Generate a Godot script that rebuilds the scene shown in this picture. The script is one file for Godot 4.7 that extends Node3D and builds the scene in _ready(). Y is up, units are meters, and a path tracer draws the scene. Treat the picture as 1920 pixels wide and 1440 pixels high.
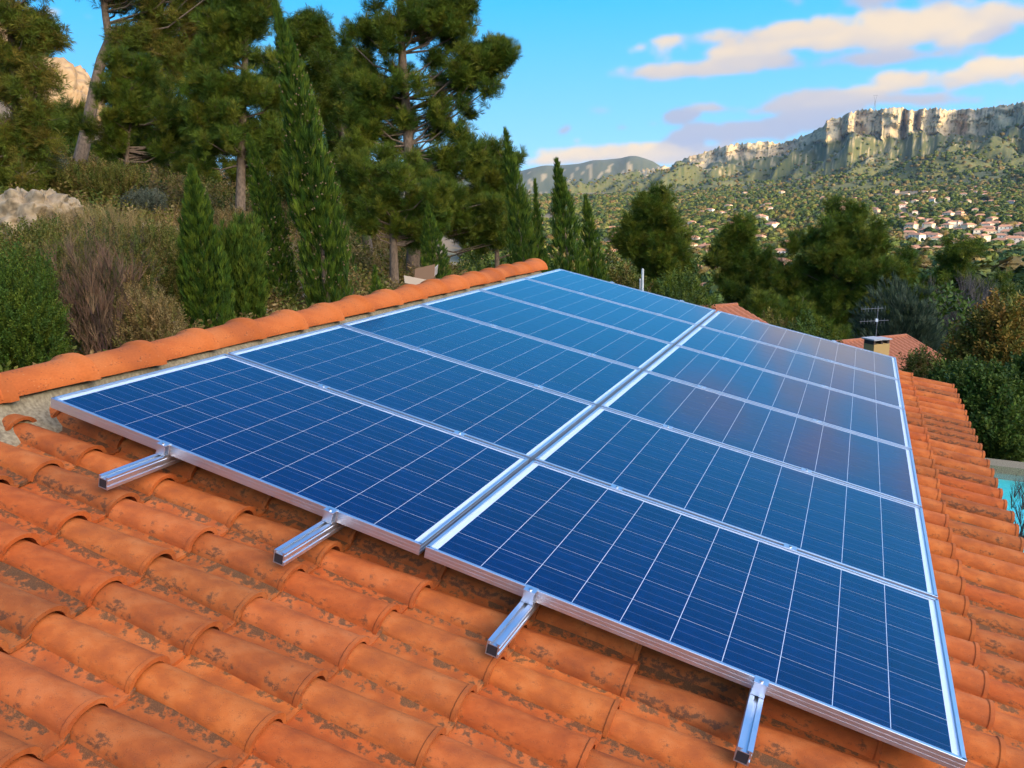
extends Node3D

# ---------------------------------------------------------------- camera frame (solved from the panel grid)
const EYE := Vector3(2.8885, 0.7161, 2.2898)
const CR := Vector3(0.92575, -0.02241, -0.37746)
const CU := Vector3(-0.0603, 0.97671, -0.20589)
const CB := Vector3(0.37328, 0.21337, 0.90285)
const FPX := 1589.76
const YAW := -0.392047
const ROOF := 0.235619          # 13.5 degrees
var RU := Vector3(cos(ROOF), -sin(ROOF), 0)
var RN := Vector3(sin(ROOF), cos(ROOF), 0)
var rng := RandomNumberGenerator.new()
var M := {}
var used := {}
var placed := 0
var N1 := FastNoiseLite.new()
var N2 := FastNoiseLite.new()

# ---------------------------------------------------------------- small helpers
func ray(px, py) -> Vector3:
	return (-CB + CR * ((px - 960.0) / FPX) - CU * ((py - 720.0) / FPX)).normalized()
func pt(px, py, r) -> Vector3:                    # the point on a pixel's ray at horizontal distance r
	var d := ray(px, py)
	return EYE + d * (r / Vector2(d.x, d.z).length())
func RP(u, v, w) -> Vector3:                      # roof coordinates: down the slope, along the ridge, off the surface
	return RU * u + Vector3(0, 0, -v) + RN * w
func az_dir(deg) -> Vector3:                      # horizontal direction, degrees to the right of the camera's heading
	var a: float = YAW + deg_to_rad(deg)
	return Vector3(sin(a), 0, -cos(a))
func s2l(r, g, b) -> Color:
	return Color(r / 255.0, g / 255.0, b / 255.0).srgb_to_linear()
func mat(r, g, b, rough = 0.8, metal = 0.0) -> StandardMaterial3D:   # linear base colour
	var m := StandardMaterial3D.new()
	m.albedo_color = Color(r, g, b).linear_to_srgb()
	m.roughness = rough
	m.metallic = metal
	return m
func numbered(called: String) -> String:
	var n: int = used.get(called, 0)
	used[called] = n + 1
	return called if n == 0 else "%s_%03d" % [called, n]
func thing(called, label, category, at = Vector3.ZERO, group = "") -> Node3D:
	var o := Node3D.new()
	o.name = numbered(called)
	add_child(o)
	o.position = at
	tag(o, label, category, group)
	return o
func tag(o, label, category, group = "", kind = ""):
	if label: o.set_meta("label", label)
	if category: o.set_meta("category", category)
	if group: o.set_meta("group", group)
	if kind: o.set_meta("kind", kind)
func part(called, mesh, material, parent, at = Vector3.ZERO) -> MeshInstance3D:
	var o := MeshInstance3D.new()
	o.name = called
	o.mesh = mesh
	if material: o.material_override = material
	parent.add_child(o, true)
	o.position = at
	return o
func structure(called, mesh, material) -> MeshInstance3D:
	var o := part(numbered(called), mesh, material, self)
	o.set_meta("kind", "structure")
	return o

# a mesh collector with explicit normals; every face is wound to its outward normal
class MB:
	var v := PackedVector3Array()
	var n := PackedVector3Array()
	var t := PackedVector2Array()
	var c := PackedColorArray()
	var ix := PackedInt32Array()
	var tint := Color.WHITE
	func vert(p, nn, uv = Vector2.ZERO) -> int:
		v.append(p); n.append(nn); t.append(uv); c.append(tint)
		return v.size() - 1
	func face(a: int, b: int, d: int):
		var g: Vector3 = (v[d] - v[a]).cross(v[b] - v[a])
		if g.dot(n[a] + n[b] + n[d]) < 0.0:
			ix.append_array([a, d, b])
		else:
			ix.append_array([a, b, d])
	func quad(a, b, d, e, nn = null, uvs = null):
		if nn == null: nn = (d - a).cross(b - a).normalized()
		var k := v.size()
		var q = uvs if uvs else [Vector2(0, 0), Vector2(1, 0), Vector2(1, 1), Vector2(0, 1)]
		vert(a, nn, q[0]); vert(b, nn, q[1]); vert(d, nn, q[2]); vert(e, nn, q[3])
		face(k, k + 1, k + 2); face(k, k + 2, k + 3)
	func tri(a, b, d, nn = null):
		if nn == null: nn = (d - a).cross(b - a).normalized()
		var k := v.size()
		vert(a, nn, Vector2(0, 0)); vert(b, nn, Vector2(1, 0)); vert(d, nn, Vector2(0.5, 1))
		face(k, k + 1, k + 2)
	func box(lo: Vector3, hi: Vector3, tr := Transform3D()):
		var p := []
		for i in 8: p.append(tr * Vector3(hi.x if i & 1 else lo.x, hi.y if i & 2 else lo.y, hi.z if i & 4 else lo.z))
		var b := tr.basis
		quad(p[1], p[3], p[7], p[5], b.x.normalized()); quad(p[0], p[4], p[6], p[2], -b.x.normalized())
		quad(p[2], p[6], p[7], p[3], b.y.normalized()); quad(p[0], p[1], p[5], p[4], -b.y.normalized())
		quad(p[4], p[5], p[7], p[6], b.z.normalized()); quad(p[0], p[2], p[3], p[1], -b.z.normalized())
	func tube(pts: Array, rad: Array, seg := 6):
		var prev := -1
		var L := 0.0
		var side := Vector3.ZERO
		for i in pts.size():
			var d: Vector3 = (pts[mini(i + 1, pts.size() - 1)] - pts[maxi(i - 1, 0)]).normalized()
			if i == 0: side = d.cross(Vector3(0.3, 0.1, 0.95)).normalized()
			else: side = (side - d * side.dot(d)).normalized()
			var up := d.cross(side)
			if i: L += pts[i].distance_to(pts[i - 1])
			var k := v.size()
			for j in seg + 1:
				var a := TAU * j / seg
				var o: Vector3 = side * cos(a) + up * sin(a)
				vert(pts[i] + o * rad[i], o, Vector2(float(j) / seg, L))
			if prev >= 0:
				for j in seg:
					face(prev + j, prev + j + 1, k + j + 1); face(prev + j, k + j + 1, k + j)
			prev = k
	func extrude(poly: PackedVector2Array, z0: float, z1: float):   # a closed outline in x, y pushed along z, with end caps
		var m := poly.size()
		var area := 0.0
		for i in m: area += poly[i].cross(poly[(i + 1) % m])
		var s := signf(area)
		for i in m:
			var a := poly[i]; var b := poly[(i + 1) % m]
			var e := (b - a).normalized() * s
			quad(Vector3(a.x, a.y, z0), Vector3(b.x, b.y, z0), Vector3(b.x, b.y, z1), Vector3(a.x, a.y, z1), Vector3(e.y, -e.x, 0))
		var ids := Geometry2D.triangulate_polygon(poly)
		for z in [z0, z1]:
			var nn := Vector3(0, 0, 1 if z == maxf(z0, z1) else -1)
			for i in range(0, ids.size(), 3):
				tri(Vector3(poly[ids[i]].x, poly[ids[i]].y, z), Vector3(poly[ids[i + 1]].x, poly[ids[i + 1]].y, z), Vector3(poly[ids[i + 2]].x, poly[ids[i + 2]].y, z), nn)
	func grid(P: Array, cols: int, rows: int, C = null):            # rows*cols points (upward or camera-facing sheets), smooth normals
		var k := v.size()
		for j in rows:
			for i in cols:
				var a: Vector3 = P[j * cols + mini(i + 1, cols - 1)] - P[j * cols + maxi(i - 1, 0)]
				var b: Vector3 = P[mini(j + 1, rows - 1) * cols + i] - P[maxi(j - 1, 0) * cols + i]
				if C: tint = C[j * cols + i]
				var nn := a.cross(b).normalized()
				vert(P[j * cols + i], nn if nn.y >= 0 else -nn, Vector2(P[j * cols + i].x, P[j * cols + i].z))
		for j in rows - 1:
			for i in cols - 1:
				var q := k + j * cols + i
				face(q, q + 1, q + cols + 1); face(q, q + cols + 1, q + cols)
	func commit(mesh: ArrayMesh = null, m: Material = null) -> ArrayMesh:
		if mesh == null: mesh = ArrayMesh.new()
		var A := []
		A.resize(Mesh.ARRAY_MAX)
		A[Mesh.ARRAY_VERTEX] = v; A[Mesh.ARRAY_NORMAL] = n; A[Mesh.ARRAY_TEX_UV] = t; A[Mesh.ARRAY_COLOR] = c; A[Mesh.ARRAY_INDEX] = ix
		mesh.add_surface_from_arrays(Mesh.PRIMITIVE_TRIANGLES, A)
		if m: mesh.surface_set_material(mesh.get_surface_count() - 1, m)
		return mesh

# instanced sprays: one part of a plant, drawn many times
class Sprays:
	var buf := PackedFloat32Array()
	var count := 0
	func put(p: Vector3, dir: Vector3, roll: float, s: float, col: Color, w := 1.0):
		var y := dir.normalized()
		var x := y.cross(Vector3(sin(roll), 0.13, cos(roll))).normalized()
		var z := x.cross(y) * (s * w)
		x *= s * w; y *= s
		buf.append_array([x.x, y.x, z.x, p.x, x.y, y.y, z.y, p.y, x.z, y.z, z.z, p.z, col.r, col.g, col.b, 1.0])
		count += 1
func sprays(called, sp: Sprays, mesh: Mesh, material, parent, at = Vector3.ZERO) -> MultiMeshInstance3D:
	var mm := MultiMesh.new()
	mm.transform_format = MultiMesh.TRANSFORM_3D
	mm.use_colors = true
	mm.mesh = mesh
	mm.instance_count = sp.count
	placed += sp.count
	mm.buffer = sp.buf
	var o := MultiMeshInstance3D.new()
	o.name = called
	o.multimesh = mm
	o.material_override = material
	parent.add_child(o, true)
	o.position = at
	o.set_meta("kind", "stuff")
	return o
func noise_tex(size, freq, kind = FastNoiseLite.TYPE_SIMPLEX_SMOOTH, oct = 4, sd = 1, ramp = null) -> ImageTexture:
	var f := FastNoiseLite.new()
	f.noise_type = kind; f.frequency = freq; f.fractal_octaves = oct; f.seed = sd
	var im := f.get_seamless_image(size, size)
	if ramp:
		im.convert(Image.FORMAT_L8)
		var src := im.get_data()
		var lut := []
		for i in 256: lut.append(ramp.sample(i / 255.0))
		var out := PackedByteArray()
		out.resize(src.size() * 3)
		for i in src.size():
			var q: Color = lut[src[i]]
			out[i * 3] = int(q.r * 255); out[i * 3 + 1] = int(q.g * 255); out[i * 3 + 2] = int(q.b * 255)
		im = Image.create_from_data(size, size, false, Image.FORMAT_RGB8, out)
	return ImageTexture.create_from_image(im)
func gradient(stops: Array) -> Gradient:          # [offset, linear r, g, b]
	var g := Gradient.new()
	var o := PackedFloat32Array(); var c := PackedColorArray()
	for s in stops:
		o.append(s[0]); c.append(Color(s[1], s[2], s[3]).linear_to_srgb())
	g.offsets = o; g.colors = c
	return g
func rf(a, b) -> float: return rng.randf_range(a, b)
func rdir() -> Vector3:
	var z := rf(-1, 1); var a := rf(0, TAU); var q := sqrt(1 - z * z)
	return Vector3(q * cos(a), z, q * sin(a))

# ---------------------------------------------------------------- camera, sky, sun
const SUN_AZ := 136.0
const SUN_EL := 14.0
func camera_and_light():
	var cam := Camera3D.new()
	cam.name = "camera"
	add_child(cam)
	cam.transform = Transform3D(Basis(CR, CU, CB).orthonormalized(), EYE)
	cam.fov = 48.7314
	cam.near = 0.05
	cam.far = 30000.0
	cam.current = true
	var sun := DirectionalLight3D.new()
	sun.name = "sun"
	add_child(sun)
	var d := az_dir(SUN_AZ) * cos(deg_to_rad(SUN_EL)) + Vector3(0, sin(deg_to_rad(SUN_EL)), 0)
	sun.look_at_from_position(d * 100.0, Vector3.ZERO)
	sun.light_energy = 1.6
	sun.light_color = Color(1.0, 0.74, 0.42).linear_to_srgb()
	sun.light_angular_distance = 0.5
	sun.shadow_enabled = true
	var e := Environment.new()
	e.background_mode = Environment.BG_SKY
	e.tonemap_mode = Environment.TONE_MAPPER_LINEAR
	e.tonemap_exposure = 1.35
	e.sdfgi_enabled = true; e.ssao_enabled = true; e.ssil_enabled = true
	e.fog_enabled = true
	e.fog_density = 0.000012
	e.fog_light_color = Color(0.72, 0.84, 1.0)
	var sm := PanoramaSkyMaterial.new()
	sm.panorama = ImageTexture.create_from_image(sky_image(d))
	var sk := Sky.new()
	sk.sky_material = sm
	e.sky = sk
	e.background_energy_multiplier = 1.0
	var we := WorldEnvironment.new()
	we.name = "environment"
	we.environment = e
	add_child(we)

# clouds: pixel of the centre, half sizes in pixels, tilt, thickness, share of warm light
var CLOUDS := [
	[1560, 78, 330, 44, -0.07, 1.5, 1.0], [1310, 128, 210, 20, -0.09, 1.3, 0.75], [1820, 45, 300, 52, -0.12, 1.4, 0.9], [1420, 66, 190, 22, -0.1, 1.0, 0.8], [1600, 110, 260, 22, -0.05, 1.2, 0.3],
	[1830, 152, 165, 30, -0.04, 1.6, 1.0], [1905, 132, 120, 28, 0.0, 1.5, 1.0], [1690, 148, 60, 18, -0.1, 1.2, 0.9], [1650, 172, 130, 17, -0.2, 1.1, 0.9], [1740, 186, 190, 20, 0.0, 1.2, 0.35],
	[1272, 222, 42, 18, -0.3, 1.6, 0.1], [1295, 262, 62, 30, -0.2, 1.8, 0.12], [1370, 250, 66, 27, -0.1, 1.8, 0.14], [1320, 284, 100, 18, -0.1, 1.6, 0.3],
	[1480, 195, 100, 26, -0.1, 1.3, 0.4], [1350, 203, 70, 11, 0.0, 1.0, 0.4], [1500, 236, 130, 30, -0.12, 1.7, 0.1], [1560, 212, 120, 28, -0.1, 1.3, 0.25],
	[1160, 286, 130, 20, -0.05, 1.6, 1.0], [1235, 298, 110, 16, 0.0, 1.5, 0.9], [1070, 298, 100, 13, -0.1, 1.1, 1.0],
	[1060, 244, 15, 8, -0.4, 0.9, 0.1], [1165, 238, 14, 6, 0.0, 0.8, 0.1], [1082, 265, 10, 5, 0.0, 0.7, 0.8], [1125, 208, 22, 8, 0.0, 0.45, 0.3], [1225, 232, 12, 7, 0.0, 0.6, 0.2],
	[96, 24, 22, 7, 0.0, 0.8, 0.9], [165, 33, 12, 5, 0.0, 0.4, 0.9], [1880, 62, 60, 20, -0.3, 1.0, 0.1],
	[1900, -60, 360, 75, -0.1, 1.4, 0.25], [1700, -200, 360, 75, -0.05, 1.1, 0.1], [2150, -190, 360, 90, -0.1, 1.2, 0.1], [2300, 60, 300, 60, -0.05, 1.1, 0.7],
]
func sky_image(sun_dir: Vector3) -> Image:
	var W := 2048
	var H := 1024
	var f := FastNoiseLite.new()
	f.noise_type = FastNoiseLite.TYPE_SIMPLEX_SMOOTH; f.frequency = 1.0; f.fractal_octaves = 5; f.fractal_gain = 0.55; f.seed = 11
	var data := PackedFloat32Array()
	data.resize(W * H * 3)
	var high := Vector3(0.035, 0.20, 0.62); var mid := Vector3(0.060, 0.46, 0.93); var low := Vector3(0.36, 0.66, 0.88)
	var row := PackedFloat32Array()
	for j in H:
		var th := PI * (j + 0.5) / H
		var el := PI / 2 - th
		var y := sin(el)
		var base: Vector3
		if el < 0.0: base = Vector3(0.16, 0.17, 0.13)
		elif el < 0.21: base = low.lerp(mid, pow(el / 0.21, 0.75))
		else: base = mid.lerp(high, smoothstep(0.24, 0.72, el))
		for i in W:
			var ph := TAU * (i + 0.5) / W
			var d := Vector3(sin(ph) * cos(el), y, -cos(ph) * cos(el))
			var c := base
			if el >= 0.0:
				# the low sun warms and brightens its own side of the sky
				var cs := d.dot(sun_dir)
				var near := clampf(0.5 + 0.5 * cs, 0.0, 1.0)
				var glow := pow(near, 6.0)
				c = c.lerp(Vector3(1.0, 0.86, 0.66), 0.9 * glow) * (1.0 + 10.0 * glow) + Vector3(1.6, 1.05, 0.5) * pow(near, 24.0)
				var dz := -d.dot(CB)
				var cover := 0.0
				var warm := 0.0
				if dz > 0.25 and el < 0.62:
					var px := 960.0 + FPX * d.dot(CR) / dz
					var py := 720.0 - FPX * d.dot(CU) / dz
					var n := -9.0
					for q in CLOUDS:
						var dx: float = px - q[0]; var dy: float = py - q[1]
						if absf(dx) > q[2] * 1.7 or absf(dy) > q[3] * 2.2 + absf(q[4]) * q[2] * 1.5: continue
						if n < -5.0: n = f.get_noise_3d(d.x * 11.0, d.y * 22.0, d.z * 11.0)
						var ex: float = (dx * cos(q[4]) + dy * sin(q[4])) / q[2]
						var ey: float = (-dx * sin(q[4]) + dy * cos(q[4])) / q[3]
						if ey > 0.0: ey *= 1.25
						var a: float = clampf((1.0 - ex * ex - ey * ey + n * 1.5) * q[5], 0.0, 1.0)
						a = a * a * (3.0 - 2.0 * a) * minf(1.0, q[5])
						if a > 0.002:
							var lit: float = q[6] * clampf(0.75 - 0.35 * ey + n * 0.5, 0.15, 1.0)
							warm = (warm * cover + lit * a) / (cover + a)
							cover = 1.0 - (1.0 - cover) * (1.0 - a)
				else:
					# the same broken cloud goes on round the rest of the sky
					var k := 1.0 / (y + 0.18)
					var n2 := f.get_noise_3d(d.x * k * 0.55, 3.0, d.z * k * 0.55)
					cover = smoothstep(0.08, 0.45, n2) * 0.75 * smoothstep(0.0, 0.06, el)
					warm = 0.55 + 0.25 * n2
				if cover > 0.0:
					var cl := Vector3(0.33, 0.38, 0.54).lerp(Vector3(0.76, 0.60, 0.42), warm) * (1.0 + 10.0 * glow)
					c = c.lerp(cl, cover * 0.93)
			var o := (j * W + i) * 3
			data[o] = c.x; data[o + 1] = c.y; data[o + 2] = c.z
	return Image.create_from_data(W, H, false, Image.FORMAT_RGBF, data.to_byte_array())

# ---------------------------------------------------------------- the tiled roof
const PITCHV := 0.198
const COURSE := 0.36
func clay_texture(sd: int, dirt: float) -> ImageTexture:
	var W := 512
	var H := 384
	var a := FastNoiseLite.new(); a.seed = sd; a.frequency = 0.006; a.fractal_octaves = 4
	var b := FastNoiseLite.new(); b.seed = sd + 50; b.frequency = 0.022; b.fractal_octaves = 5; b.fractal_gain = 0.65
	var g := FastNoiseLite.new(); g.seed = sd + 90; g.frequency = 0.22; g.fractal_octaves = 2
	var A := a.get_image(W, H, false, false, false).get_data()
	var B := b.get_image(W, H, false, false, false).get_data()
	var G := g.get_image(W, H, false, false, false).get_data()
	var out := PackedByteArray()
	out.resize(W * H * 3)
	var clay := Vector3(0.43, 0.103, 0.020); var pale := Vector3(0.49, 0.140, 0.034); var brown := Vector3(0.28, 0.067, 0.017)
	var lut := []
	for i in 1025: lut.append(int(round(255.0 * Color(i / 1024.0, 0, 0).linear_to_srgb().r)))
	for y in H:
		var v := float(y) / H
		# where lichen and grime settle: the flank above the gutter, and the gutter itself
		var place := 0.0
		if v < 0.22: place = 0.62 + 0.5 * smoothstep(0.0, 0.10, v) * (1.0 - smoothstep(0.10, 0.22, v)) * dirt
		elif v < 0.62: place = 0.12 * dirt
		else: place = 0.25
		for x in W:
			var o := y * W + x
			var na := A[o] / 255.0; var nb := B[o] / 255.0; var ng := G[o] / 255.0
			var q := clay.lerp(pale, clampf((na - 0.45) * 2.6, 0.0, 1.0)).lerp(brown, clampf((0.52 - na) * 2.2, 0.0, 0.85))
			q *= 0.88 + 0.24 * ng
			# lichen on the flank above the gutter, in blotches with a ragged edge
			var s := (nb - 0.5) * 1.5 + (na - 0.5) * 0.9 + (ng - 0.5) * 0.7 + place * 0.42 * dirt - 0.56
			if s > 0.0: q = q.lerp(Vector3(0.075, 0.040, 0.020), clampf(s * 5.0, 0.0, 0.75))
			# moss and grit lying in the gutter against the next barrel
			var g2 := v - 0.91 + (ng - 0.5) * 0.12 + (nb - 0.5) * 0.55 + (na - 0.5) * 0.35 + (dirt - 0.8) * 0.12
			if g2 > 0.0: q = q.lerp(Vector3(0.070, 0.045, 0.020) if ng < 0.60 else Vector3(0.16, 0.085, 0.035), clampf(g2 * 12.0, 0.0, 0.8))
			# single dark and pale spots
			if ng > 0.83 and nb > 0.52: q = q.lerp(Vector3(0.36, 0.27, 0.15), 0.55)
			if ng < 0.24 and nb > 0.53: q = q.lerp(Vector3(0.06, 0.035, 0.02), 0.7)
			out[o * 3] = lut[int(clampf(q.x, 0, 1) * 1024)]; out[o * 3 + 1] = lut[int(clampf(q.y, 0, 1) * 1024)]; out[o * 3 + 2] = lut[int(clampf(q.z, 0, 1) * 1024)]
	var im := Image.create_from_data(W, H, false, Image.FORMAT_RGB8, out)
	return ImageTexture.create_from_image(im)

# one roman tile: barrel, flat gutter beside it, thick lower rim; x runs down the slope, 0 at the rim
func tile_mesh(wob: float) -> ArrayMesh:
	var mb := MB.new()
	var xs := [-0.41, -0.2, -0.017, -0.013, 0.0]
	var prof := func(x: float, lift: float) -> Array:
		var f := 1.0 + x / 0.41
		var r := lerpf(0.056, 0.068, f) + lift
		var h := lerpf(0.041, 0.053, f) + lift
		var y0 := 0.014 * f + 0.012 + wob * 0.002 * sin(x * 13.0)
		var o := []
		for k in 13:
			var a := PI * k / 12.0
			o.append(Vector3(x, y0 + h * pow(sin(a), 0.85), r * cos(a)))
		for z in [-0.080, -0.105, -0.128, -0.142]:
			o.append(Vector3(x, y0 - (0.003 if z > -0.12 else 0.0) + (0.010 if z < -0.14 else 0.0) + lift * 0.3, z))
		return o
	var P := []
	for x in xs:
		P.append(prof.call(x, 0.0035 if x > -0.014 else 0.0))
	var n: int = P[0].size()
	var us := [0.0]
	for i in range(1, n): us.append(us[i - 1] + (P[2][i] - P[2][i - 1]).length())
	for j in xs.size() - 1:
		var k := mb.v.size()
		for s in 2:
			for i in n:
				var q: Array = P[j + s]
				var tz: Vector3 = q[mini(i + 1, n - 1)] - q[maxi(i - 1, 0)]
				var tx: Vector3 = P[j + 1][i] - P[j][i]
				var nn := tx.cross(tz).normalized()
				if nn.y < -0.01: nn = -nn
				mb.vert(q[i], nn, Vector2((q[i].x + 0.41) / 0.41 * 0.98 + 0.01, us[i] / us[n - 1]))
		for i in n - 1:
			mb.face(k + i, k + i + 1, k + n + i + 1); mb.face(k + i, k + n + i + 1, k + n + i)
	# rim face, a strip of underside, the free edge of the barrel
	var T: Array = P[xs.size() - 1]
	var mid := Vector3(0, 0.0, 0.0)
	for i in n - 1:
		var lo := func(q: Vector3) -> Vector3: return Vector3(q.x, q.y - 0.013, q.z) if q.z < -0.07 else Vector3(q.x, maxf(0.013, q.y - 0.013 * (0.35 + 0.65 * clampf((q.y - 0.02) / 0.03, 0, 1))), q.z * 0.82)
		var a: Vector3 = T[i]; var b: Vector3 = T[i + 1]
		var c: Vector3 = lo.call(b); var d: Vector3 = lo.call(a)
		var uvs := [Vector2(0.97, us[i] / us[n - 1]), Vector2(0.97, us[i + 1] / us[n - 1]), Vector2(0.99, us[i + 1] / us[n - 1]), Vector2(0.99, us[i] / us[n - 1])]
		mb.quad(a, b, c, d, Vector3(1, 0, 0), uvs)
		var back := Vector3(-0.09, -0.004, 0)
		var nn := (mid - (a + b) * 0.5) if a.z > -0.07 else Vector3(0, -1, 0)
		nn.x = 0
		mb.quad(d, c, c + back, d + back, nn.normalized(), uvs)
	for j in xs.size() - 1:
		var a: Vector3 = P[j][0]; var b: Vector3 = P[j + 1][0]
		mb.quad(a, b, b - Vector3(0, 0.004, 0), a - Vector3(0, 0.004, 0), Vector3(0, 0, 1), [Vector2(0.1, 0.01), Vector2(0.9, 0.01), Vector2(0.9, 0.03), Vector2(0.1, 0.03)])
	return mb.commit()

func ridge_tile_mesh() -> ArrayMesh:                # half-round cap, wide end at -z, collar over the next
	var mb := MB.new()
	var zs := [0.02, -0.02, -0.05, -0.30, -0.368, -0.385, -0.425, -0.437]
	var rs := [0.092, 0.092, 0.092, 0.099, 0.103, 0.120, 0.120, 0.082]
	var n := 17
	var idx := []
	for j in zs.size():
		idx.append(mb.v.size())
		for i in n:
			var a := PI * i / (n - 1.0)
			var q := Vector3(rs[j] * 1.06 * cos(a), rs[j] * 0.80 * sin(a), zs[j])
			mb.vert(q, Vector3(cos(a) / 1.06, sin(a) / 0.8, 0).normalized(), Vector2(0.45 + 1.2 * zs[j] * 0.5 + 0.3, 0.30 + 0.3 * i / (n - 1.0)))
	for j in zs.size() - 1:
		for i in n - 1:
			mb.face(idx[j] + i, idx[j] + i + 1, idx[j + 1] + i + 1); mb.face(idx[j] + i, idx[j + 1] + i + 1, idx[j + 1] + i)
	for e in [[0, 1.0], [zs.size() - 1, -1.0]]:
		for i in n - 1:
			var a: Vector3 = mb.v[idx[e[0]] + i]; var b: Vector3 = mb.v[idx[e[0]] + i + 1]
			mb.quad(a, b, Vector3(b.x * 0.86, b.y * 0.84, b.z), Vector3(a.x * 0.86, a.y * 0.84, a.z), Vector3(0, 0, e[1]), [Vector2(0.5, 0.4), Vector2(0.5, 0.41), Vector2(0.51, 0.41), Vector2(0.51, 0.4)])
	return mb.commit()

func house():
	var h := thing("tiled_house", "house under terracotta barrel tiles that carries the solar panels", "house")
	var roof := Node3D.new()
	roof.name = "roof"
	h.add_child(roof)
	roof.rotation.z = -ROOF
	var bump := noise_tex(512, 0.02, FastNoiseLite.TYPE_SIMPLEX_SMOOTH, 5, 4)
	var mats := []
	for k in 8:
		var m := mat(1, 1, 1, 0.86)
		m.albedo_texture = clay_texture(100 + k * 7, [0.75, 1.0, 0.5, 1.2, 0.85, 0.6, 1.05, 0.7][k])
		var t: Array = [[0.93, 0.93, 0.93], [0.80, 0.78, 0.80], [1.0, 0.98, 0.90], [0.70, 0.72, 0.78], [0.92, 0.78, 0.72], [1.0, 0.97, 0.95], [0.80, 0.84, 0.88], [0.97, 0.92, 1.0]][k]
		m.albedo_color = Color(t[0], t[1], t[2]).linear_to_srgb()
		m.heightmap_enabled = true; m.heightmap_texture = bump; m.heightmap_scale = 0.12
		m.metallic_specular = 0.3
		mats.append(m)
	M.clay = mats
	var meshes := [tile_mesh(0.0), tile_mesh(1.0), tile_mesh(-1.0)]
	var w0 := -0.110 - 0.079
	var hidden := []
	rng.seed = 77
	for k in range(-2, 10):
		var u := 0.62 + COURSE * k
		for j in range(-16, 32):
			var v := -0.035 + PITCHV * j
			if v > 6.12: continue
			var shown: bool = (v < 0.55 and v > -2.0) or u > 3.2
			if u < -0.2 and v > 0.3: shown = false
			var tr := Transform3D(Basis.from_euler(Vector3(rf(-0.012, 0.012), rf(-0.014, 0.014), rf(-0.008, 0.008))), Vector3(u + rf(-0.008, 0.008), w0 + rf(-0.001, 0.003), -v + rf(-0.004, 0.004)))
			if not shown:
				hidden.append(tr)
				continue
			var o := part("roof_tile", meshes[rng.randi() % 3], mats[rng.randi() % 8], roof)
			o.transform = tr
	# the slope behind the ridge, and the tiles no one sees under the panels
	var back := Basis.from_euler(Vector3(0, 0, PI - 2.0 * (PI / 2 - ROOF)) ) 
	for k in 9:
		for j in range(-16, 32):
			var b := Basis(Vector3.UP, PI)
			var t := Transform3D(b, Vector3(-COURSE * (k + 1), 0.0, 0.035 - PITCHV * j))
			hidden.append(Transform3D(Basis(Vector3.BACK, 2.0 * ROOF), Vector3(-0.60, w0 - 0.07, 0)) * t)
	var mm := MultiMesh.new()
	mm.transform_format = MultiMesh.TRANSFORM_3D
	mm.mesh = meshes[0]
	mm.instance_count = hidden.size()
	for i in hidden.size(): mm.set_instance_transform(i, hidden[i])
	var mi := MultiMeshInstance3D.new()
	mi.name = "covered_tiles"
	mi.multimesh = mm
	mi.material_override = mats[0]
	mi.set_meta("kind", "stuff")
	roof.add_child(mi)
	# ridge: cap tiles on a mortar bed
	var rm := ridge_tile_mesh()
	for k in 25:
		var v := -3.5 + 0.385 * k
		var o := part("ridge_tile", rm, mats[[0, 2, 5][rng.randi() % 3]], roof)
		o.transform = Transform3D(Basis.from_euler(Vector3(rf(-0.006, 0.006) - 0.006, rf(-0.02, 0.02), rf(-0.05, 0.05) + ROOF)).scaled(Vector3(1.15, 1.15, 1.0)), Vector3(-0.305 + rf(-0.006, 0.006), -0.088 + rf(-0.005, 0.005), -v))
	var mortar := mat(1, 1, 1, 0.95)
	mortar.albedo_texture = noise_tex(512, 0.03, FastNoiseLite.TYPE_SIMPLEX_SMOOTH, 5, 21, gradient([[0.0, 0.08, 0.055, 0.028], [0.4, 0.19, 0.14, 0.075], [0.65, 0.26, 0.20, 0.11], [1.0, 0.34, 0.27, 0.16]]))
	mortar.uv1_triplanar = true; mortar.uv1_scale = Vector3(3, 3, 3)
	mortar.heightmap_texture = bump
	M.mortar = mortar
	var mb := MB.new()
	var P := []
	var n := 180
	var prof := [[-0.42, -0.12], [-0.40, -0.075], [-0.30, -0.05], [-0.205, -0.082], [-0.190, -0.105], [-0.11, -0.140], [-0.05, -0.160], [0.0, -0.20]]
	for j in prof.size():
		for i in n:
			var v := -3.4 + 9.5 * i / (n - 1.0)
			var e := N1.get_noise_2d(v * 260.0, j * 55.0) * (0.012 if j > 3 else 0.004)
			P.append(Vector3(prof[j][0] + e * 1.2, prof[j][1] + e, -v))
	mb.grid(P, n, prof.size())
	part("mortar_bed", mb.commit(), mortar, roof)
	# deck, walls
	var wall := mat(0.62, 0.48, 0.32, 0.9)
	mb = MB.new()
	mb.box(Vector3(-0.35, -0.30, -6.10), Vector3(3.80, -0.20, 3.30))
	part("roof_deck", mb.commit(), mat(0.25, 0.17, 0.10, 0.8), roof)
	mb = MB.new()
	mb.box(Vector3(-3.30, -0.10, -6.10), Vector3(-0.02, 0.0, 3.30), Transform3D(Basis(Vector3.BACK, 2.0 * ROOF), Vector3(-0.60, w0 - 0.11, 0)))
	part("roof_deck", mb.commit(), mat(0.25, 0.17, 0.10, 0.8), roof)
	mb = MB.new()
	mb.extrude(PackedVector2Array([Vector2(-3.2, -5.0), Vector2(3.45, -5.0), Vector2(3.45, -1.14), Vector2(-0.4, -0.24), Vector2(-3.2, -0.95)]), -5.95, 3.15)
	part("wall", mb.commit(), wall, h)

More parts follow.
